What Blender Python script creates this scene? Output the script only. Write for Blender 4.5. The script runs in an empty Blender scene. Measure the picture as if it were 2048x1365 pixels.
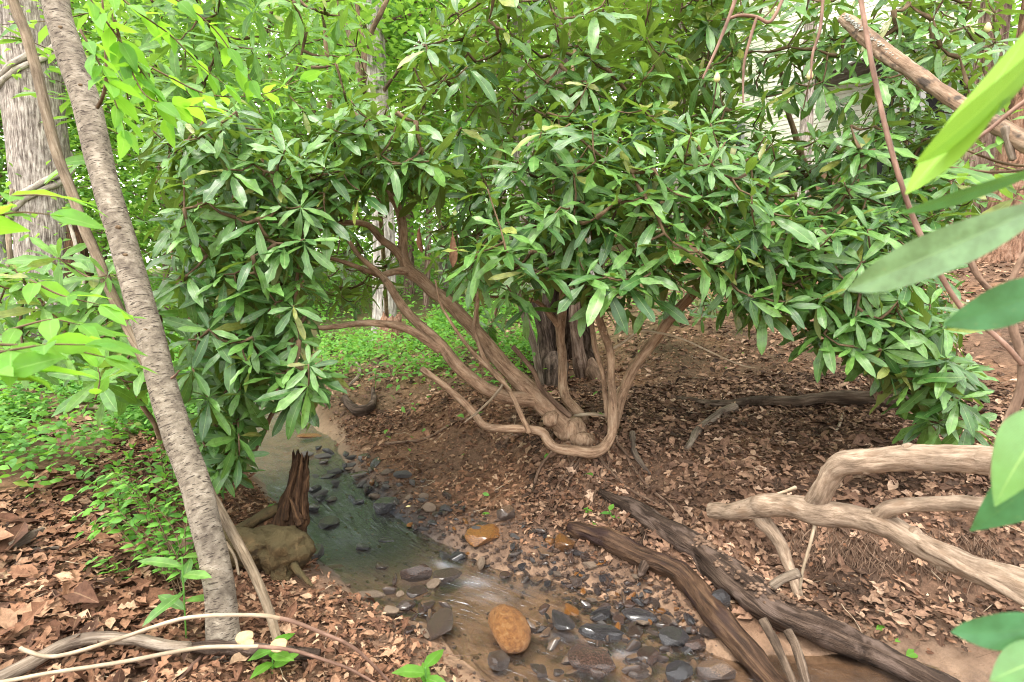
import bpy, math, random
import numpy as np
from mathutils import Vector, Matrix

# ------------------------------------------------------------------ camera, sky, sun, exposure
scene = bpy.context.scene
col = scene.collection
FPX, CX, CY = 1100.0, 1024.0, 682.5          # focal length and centre in pixels of the 2048 x 1365 photograph
PITCH = math.radians(7.0)
CAM = np.array([0.0, 0.0, 1.4])
cam_d = bpy.data.cameras.new('camera'); cam = bpy.data.objects.new('camera', cam_d); col.objects.link(cam)
cam_d.sensor_width = 36.0; cam_d.lens = FPX / 2048 * 36.0
cam_d.clip_start = 0.02; cam_d.clip_end = 500
cam_d.dof.use_dof = True; cam_d.dof.focus_distance = 3.2; cam_d.dof.aperture_fstop = 4.5
cam.location = CAM; cam.rotation_euler = (math.pi / 2 - PITCH, 0, 0)
scene.camera = cam

SUN_EL, SUN_AZ = math.radians(66), math.radians(-50)     # azimuth measured from -Y (behind the camera) towards +X
world = bpy.data.worlds.new('World'); scene.world = world; world.use_nodes = True
wn = world.node_tree.nodes; wl = world.node_tree.links
bg = wn['Background']
sky = wn.new('ShaderNodeTexSky'); sky.sky_type = 'NISHITA'; sky.sun_disc = False
sky.sun_elevation = SUN_EL; sky.sun_rotation = math.pi - SUN_AZ
sky.air_density = 1.0; sky.dust_density = 4.0; sky.ozone_density = 1.0
hz = wn.new('ShaderNodeMix'); hz.data_type = 'RGBA'; hz.inputs[0].default_value = 0.8   # even white cloud veil
hz.inputs[7].default_value = (9.6, 9.4, 8.9, 1)
wl.new(sky.outputs[0], hz.inputs[6]); wl.new(hz.outputs[2], bg.inputs[0])
bg.inputs[1].default_value = 0.15
sun_d = bpy.data.lights.new('sun', 'SUN'); sun_d.energy = 1.1; sun_d.angle = math.radians(16); sun_d.color = (1.0, 0.95, 0.87)
sun = bpy.data.objects.new('sun', sun_d); col.objects.link(sun)
sd = Vector((math.sin(SUN_AZ) * math.cos(SUN_EL), -math.cos(SUN_AZ) * math.cos(SUN_EL), math.sin(SUN_EL)))
sun.rotation_euler = sd.to_track_quat('Z', 'Y').to_euler(); sun.location = (0, 0, 20)
scene.view_settings.view_transform = 'Standard'; scene.view_settings.look = 'None'
scene.view_settings.gamma = 1.0; scene.view_settings.use_curve_mapping = False
scene.view_settings.exposure = 1.85
cy = scene.cycles
cy.use_denoising = True
try: cy.denoiser = 'OPENIMAGEDENOISE'
except Exception: pass
cy.max_bounces = 10; cy.diffuse_bounces = 6; cy.glossy_bounces = 4; cy.transmission_bounces = 6; cy.transparent_max_bounces = 8
cy.filter_width = 1.0
try: cy.denoising_prefilter = 'ACCURATE'
except Exception: pass
cy.caustics_reflective = False; cy.caustics_refractive = False; cy.sample_clamp_indirect = 6.0
cy.use_adaptive_sampling = True; cy.adaptive_threshold = 0.015

# ------------------------------------------------------------------ helpers
rng = np.random.default_rng(11); random.seed(11)
FWD = np.array([0, math.cos(PITCH), -math.sin(PITCH)]); UP = np.array([0, math.sin(PITCH), math.cos(PITCH)]); RIGHT = np.array([1.0, 0, 0])

def at(px, py, d):
    """world point seen at pixel (px, py) of the photograph at depth d metres"""
    px = np.asarray(px, float)[..., None]; py = np.asarray(py, float)[..., None]; d = np.asarray(d, float)[..., None]
    return CAM + d * (FWD + (px - CX) / FPX * RIGHT + (CY - py) / FPX * UP)

def proj(P):
    q = np.asarray(P, float) - CAM
    d = q @ FWD
    return CX + FPX * (q @ RIGHT) / d, CY - FPX * (q @ UP) / d, d

def _hash(ix, iy, iz):
    h = (ix.astype(np.int64) * 374761393 + iy.astype(np.int64) * 668265263 + iz.astype(np.int64) * 1274126177) & 0xffffffff
    h = ((h ^ (h >> 13)) * 1103515245) & 0xffffffff
    h = h ^ (h >> 16)
    return (h & 0xffff) / 65535.0

def vnoise(p):
    p = np.asarray(p, float); i = np.floor(p).astype(np.int64); f = p - i; f = f * f * (3 - 2 * f)
    out = 0
    for a in (0, 1):
        for b in (0, 1):
            for c in (0, 1):
                w = (f[:, 0] if a else 1 - f[:, 0]) * (f[:, 1] if b else 1 - f[:, 1]) * (f[:, 2] if c else 1 - f[:, 2])
                out = out + w * _hash(i[:, 0] + a, i[:, 1] + b, i[:, 2] + c)
    return out * 2 - 1

def fbm(p, o=3):
    p = np.asarray(p, float); s = 0; a = 1; t = 0
    for k in range(o):
        s = s + a * vnoise(p * 2 ** k + 17.3 * k); t += a; a *= .5
    return s / t

def norm(v): return v / np.maximum(np.linalg.norm(v, axis=-1, keepdims=True), 1e-9)

def mesh_np(name, V, faces, attrs=None, smooth=True):
    me = bpy.data.meshes.new(name)
    V = np.asarray(V, np.float32)
    faces = [np.asarray(f, np.int32) for f in faces if len(f)]
    nl = sum(f.size for f in faces); nf = sum(len(f) for f in faces)
    me.vertices.add(len(V)); me.vertices.foreach_set('co', V.ravel())
    me.loops.add(nl); me.loops.foreach_set('vertex_index', np.concatenate([f.ravel() for f in faces]))
    starts = []; o = 0
    for f in faces:
        starts.append(o + np.arange(len(f), dtype=np.int32) * f.shape[1]); o += f.size
    me.polygons.add(nf); me.polygons.foreach_set('loop_start', np.concatenate(starts).astype(np.int32))
    me.polygons.foreach_set('use_smooth', np.full(nf, smooth, bool))
    for k, a in (attrs or {}).items():
        a = np.asarray(a, np.float32)
        if a.ndim == 1:
            at_ = me.attributes.new(k, 'FLOAT', 'POINT'); at_.data.foreach_set('value', a)
        else:
            at_ = me.attributes.new(k, 'FLOAT_VECTOR', 'POINT'); at_.data.foreach_set('vector', a.ravel())
    me.update(calc_edges=True); me.validate()
    return me

def link(name, me, mat=None, parent=None, label=None, cat=None, group=None, kind=None):
    o = bpy.data.objects.new(name, me); col.objects.link(o)
    if mat is not None and me is not None and not me.materials: me.materials.append(mat)
    if parent is not None: o.parent = parent
    return tag(o, label, cat, group, kind)

def tag(o, label=None, cat=None, group=None, kind=None):
    for k, v in (('label', label), ('category', cat), ('group', group), ('kind', kind)):
        if v: o[k] = v
    return o

def thing(name, label, cat, group=None):
    o = bpy.data.objects.new(name, None); col.objects.link(o); o.empty_display_size = .1
    return tag(o, label, cat, group)

class MB:
    """collects tubes into one mesh with a bark coordinate attribute"""
    def __init__(s): s.V = []; s.Q = []; s.T = []; s.B = []; s.n = 0
    def add(s, V, Q=(), T=(), B=None):
        V = np.asarray(V, float)
        s.V.append(V); s.B.append(np.asarray(B, float) if B is not None else V)
        if len(Q): s.Q.append(np.asarray(Q) + s.n)
        if len(T): s.T.append(np.asarray(T) + s.n)
        s.n += len(V)
    def mesh(s, name):
        f = []
        if s.Q: f.append(np.concatenate(s.Q))
        if s.T: f.append(np.concatenate(s.T))
        return mesh_np(name, np.concatenate(s.V), f, {'bk': np.concatenate(s.B)})
    def build(s, name, mat, parent=None, **k): return link(name, s.mesh(name), mat, parent, **k)

def spline(P, R, step):
    P = np.asarray(P, float); R = np.asarray(R, float)
    if len(P) == 2: P = np.array([P[0], (P[0] + P[1]) / 2, P[1]]); R = np.array([R[0], (R[0] + R[1]) / 2, R[1]])
    E = np.vstack([2 * P[0] - P[1], P, 2 * P[-1] - P[-2]]); RR = np.concatenate([[R[0]], R, [R[-1]]])
    out = []; ro = []
    for i in range(1, len(E) - 2):
        L = np.linalg.norm(E[i + 1] - E[i]); n = max(1, int(math.ceil(L / step)))
        for t in np.arange(n) / n:
            p0, p1, p2, p3 = E[i - 1], E[i], E[i + 1], E[i + 2]
            out.append(.5 * (2 * p1 + (p2 - p0) * t + (2 * p0 - 5 * p1 + 4 * p2 - p3) * t * t + (3 * p1 - p0 - 3 * p2 + p3) * t ** 3))
            s_ = t * t * (3 - 2 * t); ro.append(RR[i] * (1 - s_) + RR[i + 1] * s_)
    out.append(P[-1]); ro.append(R[-1])
    return np.array(out), np.array(ro)

def tube(mb, P, R, sides=10, step=None, rough=.06, freq=None, wob=.0, cap='round', jag=0.0, shape=None, seed=None):
    R = np.asarray(R, float) * np.ones(len(P))
    rm = float(np.mean(R))
    step = step or max(rm * .7, .006)
    C, r = spline(P, R, step)
    n = len(C); seed = rng.uniform(0, 50, 3) if seed is None else seed
    if wob:
        w = np.stack([vnoise(C * 6 / max(.3, 1) + seed + k * 9.1) for k in range(3)], 1)
        fade = np.minimum(1, np.minimum(np.arange(n), np.arange(n)[::-1]) / 4)[:, None]
        C = C + w * wob * fade
    T = norm(np.gradient(C, axis=0))
    a = np.array([0, 0, 1.0]) if abs(T[0][2]) < .9 else np.array([0, 1.0, 0])
    u = norm(np.cross(T[0], a)); U = [u]
    for i in range(1, n):
        u = U[-1] - T[i] * np.dot(U[-1], T[i]); U.append(norm(u))
    U = np.array(U); W = np.cross(T, U)
    ang = np.arange(sides) / sides * 2 * math.pi
    s = np.concatenate([[0], np.cumsum(np.linalg.norm(np.diff(C, axis=0), axis=1))])
    ca, sa = np.cos(ang), np.sin(ang)
    bk = np.stack([r[:, None] * ca, r[:, None] * sa, np.repeat(s[:, None], sides, 1)], -1)
    rr = np.repeat(r[:, None], sides, 1)
    if rough:
        f = freq or 1.2 / max(rm, .004)
        nz = fbm(bk.reshape(-1, 3) * np.array([f, f, f * .45]) + seed, 3).reshape(n, sides)
        lo = vnoise(np.stack([s * .35 / max(rm, .01), 0 * s, 0 * s], 1) + seed)[:, None]
        rr = rr * (1 + rough * nz * 1.6 + rough * .8 * lo)
    if shape is not None: rr = shape(rr, s, ang)
    V = C[:, None, :] + rr[..., None] * (ca[None, :, None] * U[:, None, :] + sa[None, :, None] * W[:, None, :])
    if jag:
        V[-1] += T[-1] * (rng.uniform(-jag, jag, sides))[:, None]
    i = np.arange(n - 1)[:, None] * sides; j = np.arange(sides)[None, :]; j2 = (j + 1) % sides
    Q = np.stack([i + j, i + j2, i + sides + j2, i + sides + j], -1).reshape(-1, 4)
    Vf = V.reshape(-1, 3); B = bk.reshape(-1, 3) + seed
    k = .5 if cap == 'round' else 0.0
    tips = np.array([C[0] - T[0] * r[0] * k, C[-1] + T[-1] * r[-1] * k - T[-1] * jag])
    nb = len(Vf)
    jj = np.arange(sides); jn = (jj + 1) % sides
    Tt = np.concatenate([np.stack([np.full(sides, nb), jn, jj], 1), np.stack([np.full(sides, nb + 1), (n - 1) * sides + jj, (n - 1) * sides + jn], 1)])
    mb.add(np.vstack([Vf, tips]), Q, Tt, np.vstack([B, B[:1], B[-1:]]))
    return C, r

def px_tube(mb, pts, **k):
    """pts: (px, py, depth, half width in pixels)"""
    p = np.array(pts, float)
    P = at(p[:, 0], p[:, 1], p[:, 2]); R = p[:, 3] * p[:, 2] / FPX
    return tube(mb, P, R, **k)

# ------------------------------------------------------------------ materials
def new_mat(name):
    m = bpy.data.materials.new(name); m.use_nodes = True
    nt = m.node_tree; n = nt.nodes; b = n['Principled BSDF']
    return m, nt, n, nt.links, b

def rampn(n, pts):
    r = n.new('ShaderNodeValToRGB')
    while len(r.color_ramp.elements) < len(pts): r.color_ramp.elements.new(.5)
    for e, (p, c) in zip(r.color_ramp.elements, pts): e.position = p; e.color = (*c, 1) if len(c) == 3 else c
    return r

def noise_n(n, l, vec, scale, detail=4, rough=.6, out='Fac', dist=0):
    t = n.new('ShaderNodeTexNoise'); t.inputs['Scale'].default_value = scale; t.inputs['Detail'].default_value = detail
    t.inputs['Roughness'].default_value = rough; t.inputs['Distortion'].default_value = dist
    if vec is not None: l.new(vec, t.inputs['Vector'])
    return t.outputs[out]

def attr_vec(n, name, out='Vector'):
    a = n.new('ShaderNodeAttribute'); a.attribute_name = name
    return a.outputs[out]

def scaled(n, l, vec, s):
    m = n.new('ShaderNodeVectorMath'); m.operation = 'MULTIPLY'; m.inputs[1].default_value = s
    l.new(vec, m.inputs[0]); return m.outputs[0]

def mathn(n, l, op, a, b=None, c=None, clamp=False):
    m = n.new('ShaderNodeMath'); m.operation = op; m.use_clamp = clamp
    for k, v in enumerate((a, b, c)):
        if v is None: continue
        if isinstance(v, (int, float)): m.inputs[k].default_value = v
        else: l.new(v, m.inputs[k])
    return m.outputs[0]

def mixc(n, l, fac, a, b, mode='MIX'):
    m = n.new('ShaderNodeMix'); m.data_type = 'RGBA'; m.blend_type = mode
    for k, v in ((0, fac), (6, a), (7, b)):
        if isinstance(v, (int, float)): m.inputs[k].default_value = v
        elif isinstance(v, tuple): m.inputs[k].default_value = (*v, 1)
        else: l.new(v, m.inputs[k])
    return m.outputs[2]

def bump(n, l, h, strength, dist, b, chain=None):
    m = n.new('ShaderNodeBump'); m.inputs['Strength'].default_value = strength; m.inputs['Distance'].default_value = dist
    l.new(h, m.inputs['Height'])
    if chain is not None: l.new(chain, m.inputs['Normal'])
    if b is not None: l.new(m.outputs[0], b.inputs['Normal'])
    return m.outputs[0]

def bark(name, c0, c1, c2, streak, sscale=1.0, spot=None, rough=.85, bs=.6, bd=.01, spot_scale=(60, 60, 60), spot_w=(.58, .68), moss=None, contrast=(.3, .7), fine=120):
    """c0 dark (grooves), c1 main, c2 light; streak: how the pattern stretches in (across, across, along)"""
    m, nt, n, l, b = new_mat(name)
    v = attr_vec(n, 'bk')
    f1 = noise_n(n, l, scaled(n, l, v, streak), sscale, 6, .65, dist=.4)
    f2 = noise_n(n, l, v, 9, 4)
    r = rampn(n, [(contrast[0], c0), (.5, c1), (contrast[1], c2)])
    l.new(f1, r.inputs[0])
    r2 = rampn(n, [(.3, (.62, .6, .58)), (.7, (1.2, 1.17, 1.12))]); l.new(f2, r2.inputs[0])
    c = mixc(n, l, 1.0, r.outputs[0], r2.outputs[0], 'MULTIPLY')
    if spot is not None:
        f3 = noise_n(n, l, scaled(n, l, v, spot_scale), 1.0, 3, .5)
        r3 = rampn(n, [(spot_w[0], (0, 0, 0)), (spot_w[1], (1, 1, 1))]); l.new(f3, r3.inputs[0])
        c = mixc(n, l, r3.outputs[0], c, spot)
    if moss is not None:
        g = n.new('ShaderNodeNewGeometry'); sx = n.new('ShaderNodeSeparateXYZ'); l.new(g.outputs['Normal'], sx.inputs[0])
        f4 = noise_n(n, l, v, 14, 4)
        k = mathn(n, l, 'MULTIPLY_ADD', sx.outputs[2], .35, f4)
        r4 = rampn(n, [(.5, (0, 0, 0)), (.75, (1, 1, 1))]); l.new(k, r4.inputs[0])
        c = mixc(n, l, r4.outputs[0], c, moss)
    l.new(c, b.inputs['Base Color']); b.inputs['Roughness'].default_value = rough
    b.inputs['Specular IOR Level'].default_value = .15
    f5 = noise_n(n, l, v, fine, 4)
    h = mathn(n, l, 'MULTIPLY_ADD', f5, .35, f1)
    bump(n, l, h, bs, bd, b)
    return m

def leaf_mat(name, dark, light, under, rough=.38, trans=.3, tcol=(.25, .5, .05), rib=(.32, .42, .16), spec=.5, blotch=.35, ribw=.045, aged=.55, vein=.16):
    m, nt, n, l, b = new_mat(name)
    v = attr_vec(n, 'luv'); sp = n.new('ShaderNodeSeparateXYZ'); l.new(v, sp.inputs[0])
    oi = n.new('ShaderNodeObjectInfo')
    rn = mathn(n, l, 'FRACT', mathn(n, l, 'ADD', sp.outputs[2], oi.outputs['Random']))
    c = mixc(n, l, rn, dark, light)
    old = mathn(n, l, 'GREATER_THAN', mathn(n, l, 'FRACT', mathn(n, l, 'MULTIPLY', rn, 37.7)), .955)
    c = mixc(n, l, mathn(n, l, 'MULTIPLY', old, aged), c, (.26, .2, .045))
    geo = n.new('ShaderNodeNewGeometry')
    nz = noise_n(n, l, geo.outputs['Position'], 38, 4, .65)
    nb_ = noise_n(n, l, geo.outputs['Position'], 150, 3, .6); rb_ = rampn(n, [(.66, (0, 0, 0)), (.72, (1, 1, 1))]); l.new(nb_, rb_.inputs[0])
    c = mixc(n, l, mathn(n, l, 'MULTIPLY', rb_.outputs[0], .45), c, (.2, .2, .1))
    r = rampn(n, [(.38, (1 - blotch * .7,) * 3), (.62, (1 + blotch,) * 3)]); l.new(nz, r.inputs[0])
    c = mixc(n, l, 1.0, c, r.outputs[0], 'MULTIPLY')
    ac = mathn(n, l, 'ABSOLUTE', sp.outputs[1])
    ribm = mathn(n, l, 'LESS_THAN', ac, ribw)
    # side veins
    vv = mathn(n, l, 'SINE', mathn(n, l, 'MULTIPLY', mathn(n, l, 'MULTIPLY_ADD', ac, -.9, mathn(n, l, 'MULTIPLY', sp.outputs[0], 1.0)), 85.0))
    c = mixc(n, l, mathn(n, l, 'MULTIPLY', mathn(n, l, 'GREATER_THAN', vv, .82), vein), c, rib)
    c = mixc(n, l, mathn(n, l, 'MULTIPLY', ribm, .75), c, rib)
    cu = mixc(n, l, mathn(n, l, 'MULTIPLY', ribm, .6), under, rib)
    c = mixc(n, l, geo.outputs['Backfacing'], c, cu)
    l.new(c, b.inputs['Base Color'])
    ro = mathn(n, l, 'MULTIPLY_ADD', nz, .25, rough - .1)
    l.new(mathn(n, l, 'MULTIPLY_ADD', geo.outputs['Backfacing'], .3, ro), b.inputs['Roughness'])
    b.inputs['Specular IOR Level'].default_value = spec
    bump(n, l, mathn(n, l, 'MULTIPLY_ADD', nz, .6, mathn(n, l, 'MULTIPLY', vv, .12)), .25, .004, b)
    tr = n.new('ShaderNodeBsdfTranslucent'); tc = mixc(n, l, rn, tuple(x * .75 for x in tcol), tcol); l.new(tc, tr.inputs[0])
    mx = n.new('ShaderNodeMixShader'); mx.inputs[0].default_value = trans
    l.new(b.outputs[0], mx.inputs[1]); l.new(tr.outputs[0], mx.inputs[2])
    l.new(mx.outputs[0], n['Material Output'].inputs[0])
    return m

def plain(name, c, rough=.8, var=.25, scale=20, bs=.2, bd=.005, spec=.3):
    m, nt, n, l, b = new_mat(name)
    g = n.new('ShaderNodeTexCoord')
    f = noise_n(n, l, g.outputs['Object'], scale, 5)
    r = rampn(n, [(.3, tuple(x * (1 - var) for x in c)), (.7, tuple(min(1, x * (1 + var)) for x in c))]); l.new(f, r.inputs[0])
    l.new(r.outputs[0], b.inputs['Base Color']); b.inputs['Roughness'].default_value = rough
    b.inputs['Specular IOR Level'].default_value = spec
    bump(n, l, f, bs, bd, b)
    return m

def stone_mat(name, c0, c1, c2, rough=.35, scale=14, spec=.5, speck=None, sediment=None):
    m, nt, n, l, b = new_mat(name)
    tc = n.new('ShaderNodeTexCoord'); oi = n.new('ShaderNodeObjectInfo')
    ad = n.new('ShaderNodeVectorMath'); ad.operation = 'ADD'; l.new(tc.outputs['Object'], ad.inputs[0]); l.new(oi.outputs['Location'], ad.inputs[1])
    v = ad.outputs[0]
    f = noise_n(n, l, v, scale, 6, .65, dist=.6)
    r = rampn(n, [(.32, c0), (.5, c1), (.7, c2)]); l.new(f, r.inputs[0]); c = r.outputs[0]
    k = rampn(n, [(0, (.65, .65, .68)), (1, (1.35, 1.3, 1.25))]); l.new(oi.outputs['Random'], k.inputs[0])
    c = mixc(n, l, 1.0, c, k.outputs[0], 'MULTIPLY')
    f2 = noise_n(n, l, v, scale * 7, 5, .7)
    if speck:
        r2 = rampn(n, [(.56, (0, 0, 0)), (.64, (1, 1, 1))]); l.new(f2, r2.inputs[0]); c = mixc(n, l, r2.outputs[0], c, speck)
    rr = mathn(n, l, 'MULTIPLY_ADD', f2, .3, rough - .14, clamp=True)
    if sediment:
        g = n.new('ShaderNodeNewGeometry'); sx = n.new('ShaderNodeSeparateXYZ'); l.new(g.outputs['Normal'], sx.inputs[0])
        q = mathn(n, l, 'MULTIPLY_ADD', sx.outputs[2], .5, mathn(n, l, 'MULTIPLY', f, .9))
        r4 = rampn(n, [(.78, (0, 0, 0)), (.95, (1, 1, 1))]); l.new(q, r4.inputs[0])
        c = mixc(n, l, r4.outputs[0], c, sediment)
    l.new(c, b.inputs['Base Color']); l.new(rr, b.inputs['Roughness']); b.inputs['Specular IOR Level'].default_value = spec
    if rough < .4: b.inputs['Coat Weight'].default_value = .7; l.new(mathn(n, l, 'MULTIPLY_ADD', f, .5, -.08, clamp=True), b.inputs['Coat Roughness'])
    bump(n, l, mathn(n, l, 'MULTIPLY_ADD', f2, .55, f), .9, .02, b)
    return m

M = {}
M['rhodo_bark'] = bark('rhododendron_bark', (.14, .085, .055), (.32, .215, .145), (.45, .335, .24), (55, 55, 12), 1.0, spot=(.36, .27, .19), spot_scale=(110, 110, 60), spot_w=(.64, .72), bs=.8, bd=.008, contrast=(.32, .68), fine=260)
M['twig'] = bark('twig_bark', (.06, .04, .025), (.13, .09, .055), (.22, .16, .1), (60, 60, 20), 1.0, bs=.3, bd=.003)
M['birch'] = bark('smooth_banded_bark', (.09, .074, .06), (.21, .18, .145), (.33, .295, .245), (28, 28, 40), 1.0, spot=(.055, .043, .035), spot_scale=(40, 40, 200), spot_w=(.57, .64), bs=.9, bd=.007, contrast=(.28, .7), fine=230)
M['tulip'] = bark('ridged_grey_bark', (.10, .08, .07), (.30, .26, .235), (.47, .43, .40), (42, 42, 5), 1.0, bs=1.0, bd=.03, contrast=(.36, .6), fine=60)
M['pale_bark'] = bark('pale_ridged_bark', (.16, .14, .13), (.40, .37, .35), (.56, .53, .5), (30, 30, 4), 1.0, bs=1.0, bd=.03, contrast=(.36, .6), fine=40)
M['brown_bark'] = bark('brown_ridged_bark', (.07, .045, .035), (.19, .13, .10), (.30, .23, .19), (34, 34, 5), 1.0, bs=1.0, bd=.03, contrast=(.36, .62), fine=60)
M['red_bark'] = bark('reddish_plated_bark', (.08, .045, .03), (.24, .135, .09), (.34, .22, .16), (26, 26, 6), 1.0, bs=1.0, bd=.03, contrast=(.36, .62), fine=60)
M['hollow'] = bark('dark_hollow_bark', (.02, .014, .011), (.085, .06, .047), (.18, .135, .11), (40, 40, 6), 1.0, bs=1.0, bd=.03, contrast=(.36, .62), fine=60)
M['pole'] = bark('pole_bark', (.10, .075, .05), (.20, .155, .11), (.30, .25, .19), (90, 90, 9), 1.0, bs=.8, bd=.008)
M['vine_bark'] = bark('vine_bark', (.15, .12, .1), (.36, .32, .28), (.5, .46, .42), (60, 60, 8), 1.0, bs=.6, bd=.01)
M['bleached'] = bark('bleached_limb_bark', (.12, .085, .06), (.29, .22, .165), (.42, .335, .26), (60, 60, 13), 1.0, spot=(.2, .135, .09), spot_scale=(22, 22, 12), spot_w=(.56, .7), bs=.9, bd=.008, contrast=(.3, .68), fine=260)
M['wet_log'] = bark('wet_log_wood', (.012, .008, .006), (.066, .038, .024), (.15, .092, .056), (60, 60, 5), 1.0, spot=(.03, .017, .015), spot_scale=(16, 16, 5), spot_w=(.5, .62), rough=.55, bs=.9, bd=.015)
M['dark_log'] = bark('dark_log_wood', (.01, .007, .006), (.055, .037, .028), (.14, .1, .078), (60, 60, 4), 1.0, spot=(.12, .085, .068), spot_scale=(18, 18, 9), spot_w=(.53, .62), rough=.7, bs=1.0, bd=.018)
M['grey_log'] = bark('grey_fallen_wood', (.05, .04, .03), (.2, .16, .125), (.36, .31, .26), (60, 60, 5), 1.0, spot=(.07, .05, .04), spot_scale=(8, 8, 4), spot_w=(.52, .65), bs=.8, bd=.01)
M['rotten'] = bark('rotten_wood', (.01, .005, .003), (.05, .027, .015), (.15, .085, .045), (60, 60, 5), 1.0, bs=1.0, bd=.02)
M['mossy'] = bark('mossy_root_wood', (.04, .028, .016), (.115, .08, .04), (.19, .135, .07), (26, 26, 20), 1.0, spot=(.05, .035, .02), spot_scale=(30, 30, 24), spot_w=(.55, .66), moss=(.085, .066, .032), bs=1.0, bd=.025, fine=220)
M['lichen_limb'] = bark('weathered_limb_wood', (.07, .045, .03), (.24, .165, .115), (.37, .29, .22), (60, 60, 6), 1.0, spot=(.07, .055, .045), spot_scale=(30, 30, 20), spot_w=(.55, .65), bs=1.0, bd=.01)
M['cane'] = bark('pale_cane', (.2, .145, .095), (.36, .29, .21), (.48, .41, .32), (60, 60, 10), 1.0, bs=.2, bd=.003, rough=.6)
M['red_cane'] = bark('reddish_stem', (.10, .06, .045), (.19, .115, .085), (.29, .19, .15), (60, 60, 14), 1.0, bs=.2, bd=.003, rough=.6)
M['root'] = bark('root_bark', (.05, .032, .022), (.16, .105, .075), (.27, .19, .14), (40, 40, 10), 1.0, bs=.6, bd=.006)

M['rhodo'] = leaf_mat('rhododendron_leaf', (.022, .083, .018), (.125, .265, .055), (.11, .14, .03), rough=.28, trans=.22, tcol=(.28, .48, .05), rib=(.24, .34, .12), spec=.6)
M['rhodo_lit'] = leaf_mat('backlit_rhododendron_leaf', (.055, .155, .025), (.14, .29, .05), (.15, .21, .05), rough=.4, trans=.34, tcol=(.34, .62, .07), rib=(.27, .4, .12), spec=.5)  # lighter copy of the rhododendron leaf, backlight put into its colour
M['near'] = leaf_mat('near_glossy_leaf', (.06, .165, .06), (.085, .21, .075), (.19, .36, .03), rough=.34, trans=.3, tcol=(.42, .72, .05), rib=(.3, .45, .15), spec=.6, blotch=.22, ribw=.03, aged=0, vein=.35)
M['near_pale'] = leaf_mat('near_sheen_leaf', (.12, .22, .11), (.14, .25, .13), (.2, .36, .04), rough=.3, trans=.12, tcol=(.4, .7, .05), rib=(.2, .33, .15), spec=.8, blotch=.35, ribw=.03, aged=0, vein=.4)  # greyish sheen of the leaf top painted into a paler base colour
M['near_dark'] = leaf_mat('near_dark_glossy_leaf', (.04, .145, .065), (.06, .18, .085), (.12, .26, .05), rough=.3, trans=.2, tcol=(.2, .45, .05), rib=(.07, .19, .08), spec=.6, blotch=.3, ribw=.03, aged=0, vein=.5)
M['spring'] = leaf_mat('thin_bright_leaf', (.08, .23, .022), (.15, .36, .04), (.15, .33, .05), rough=.5, trans=.5, tcol=(.36, .72, .05), rib=(.25, .45, .1), spec=.35, blotch=.18, aged=0)
M['canopy'] = leaf_mat('canopy_leaf', (.045, .14, .02), (.15, .33, .045), (.14, .3, .06), rough=.55, trans=.45, tcol=(.38, .66, .08), rib=(.2, .4, .08), spec=.3, blotch=.2, aged=.3)
M['cover'] = leaf_mat('ground_cover_leaf', (.06, .19, .03), (.17, .39, .055), (.1, .25, .05), rough=.5, trans=.38, tcol=(.3, .6, .06), rib=(.15, .35, .08), spec=.35, blotch=.2)

def litter_mat(name, pts, rough=.75, trans=.05):
    m, nt, n, l, b = new_mat(name)
    v = attr_vec(n, 'luv'); sp = n.new('ShaderNodeSeparateXYZ'); l.new(v, sp.inputs[0])
    oi = n.new('ShaderNodeObjectInfo')
    rn = mathn(n, l, 'FRACT', mathn(n, l, 'ADD', sp.outputs[2], oi.outputs['Random']))
    r = rampn(n, pts); l.new(rn, r.inputs[0])
    g = n.new('ShaderNodeNewGeometry'); nz = noise_n(n, l, g.outputs['Position'], 60, 5, .7)
    r2 = rampn(n, [(.3, (.55, .52, .5)), (.7, (1.3, 1.27, 1.22))]); l.new(nz, r2.inputs[0])
    c = mixc(n, l, 1.0, r.outputs[0], r2.outputs[0], 'MULTIPLY')
    r5 = rampn(n, [(.35, (.55, .52, .5)), (.6, (1.15, 1.12, 1.1))]); l.new(noise_n(n, l, g.outputs['Position'], 3.2, 4, .6), r5.inputs[0])
    c = mixc(n, l, 1.0, c, r5.outputs[0], 'MULTIPLY')
    ac = mathn(n, l, 'ABSOLUTE', sp.outputs[1])
    c = mixc(n, l, mathn(n, l, 'MULTIPLY', mathn(n, l, 'LESS_THAN', ac, .06), .3), c, (.3, .2, .12))
    l.new(c, b.inputs['Base Color']); b.inputs['Roughness'].default_value = rough; b.inputs['Specular IOR Level'].default_value = .12
    bump(n, l, nz, .5, .004, b)
    return m
M['litter'] = litter_mat('dead_leaf', [(0, (.05, .03, .022)), (.25, (.125, .065, .042)), (.55, (.2, .108, .066)), (.82, (.28, .165, .105)), (1, (.4, .29, .2))])
M['litter_dark'] = litter_mat('damp_dead_leaf', [(0, (.05, .034, .026)), (.35, (.15, .092, .066)), (.7, (.25, .155, .108)), (.9, (.36, .24, .165)), (1, (.5, .37, .28))])

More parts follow.
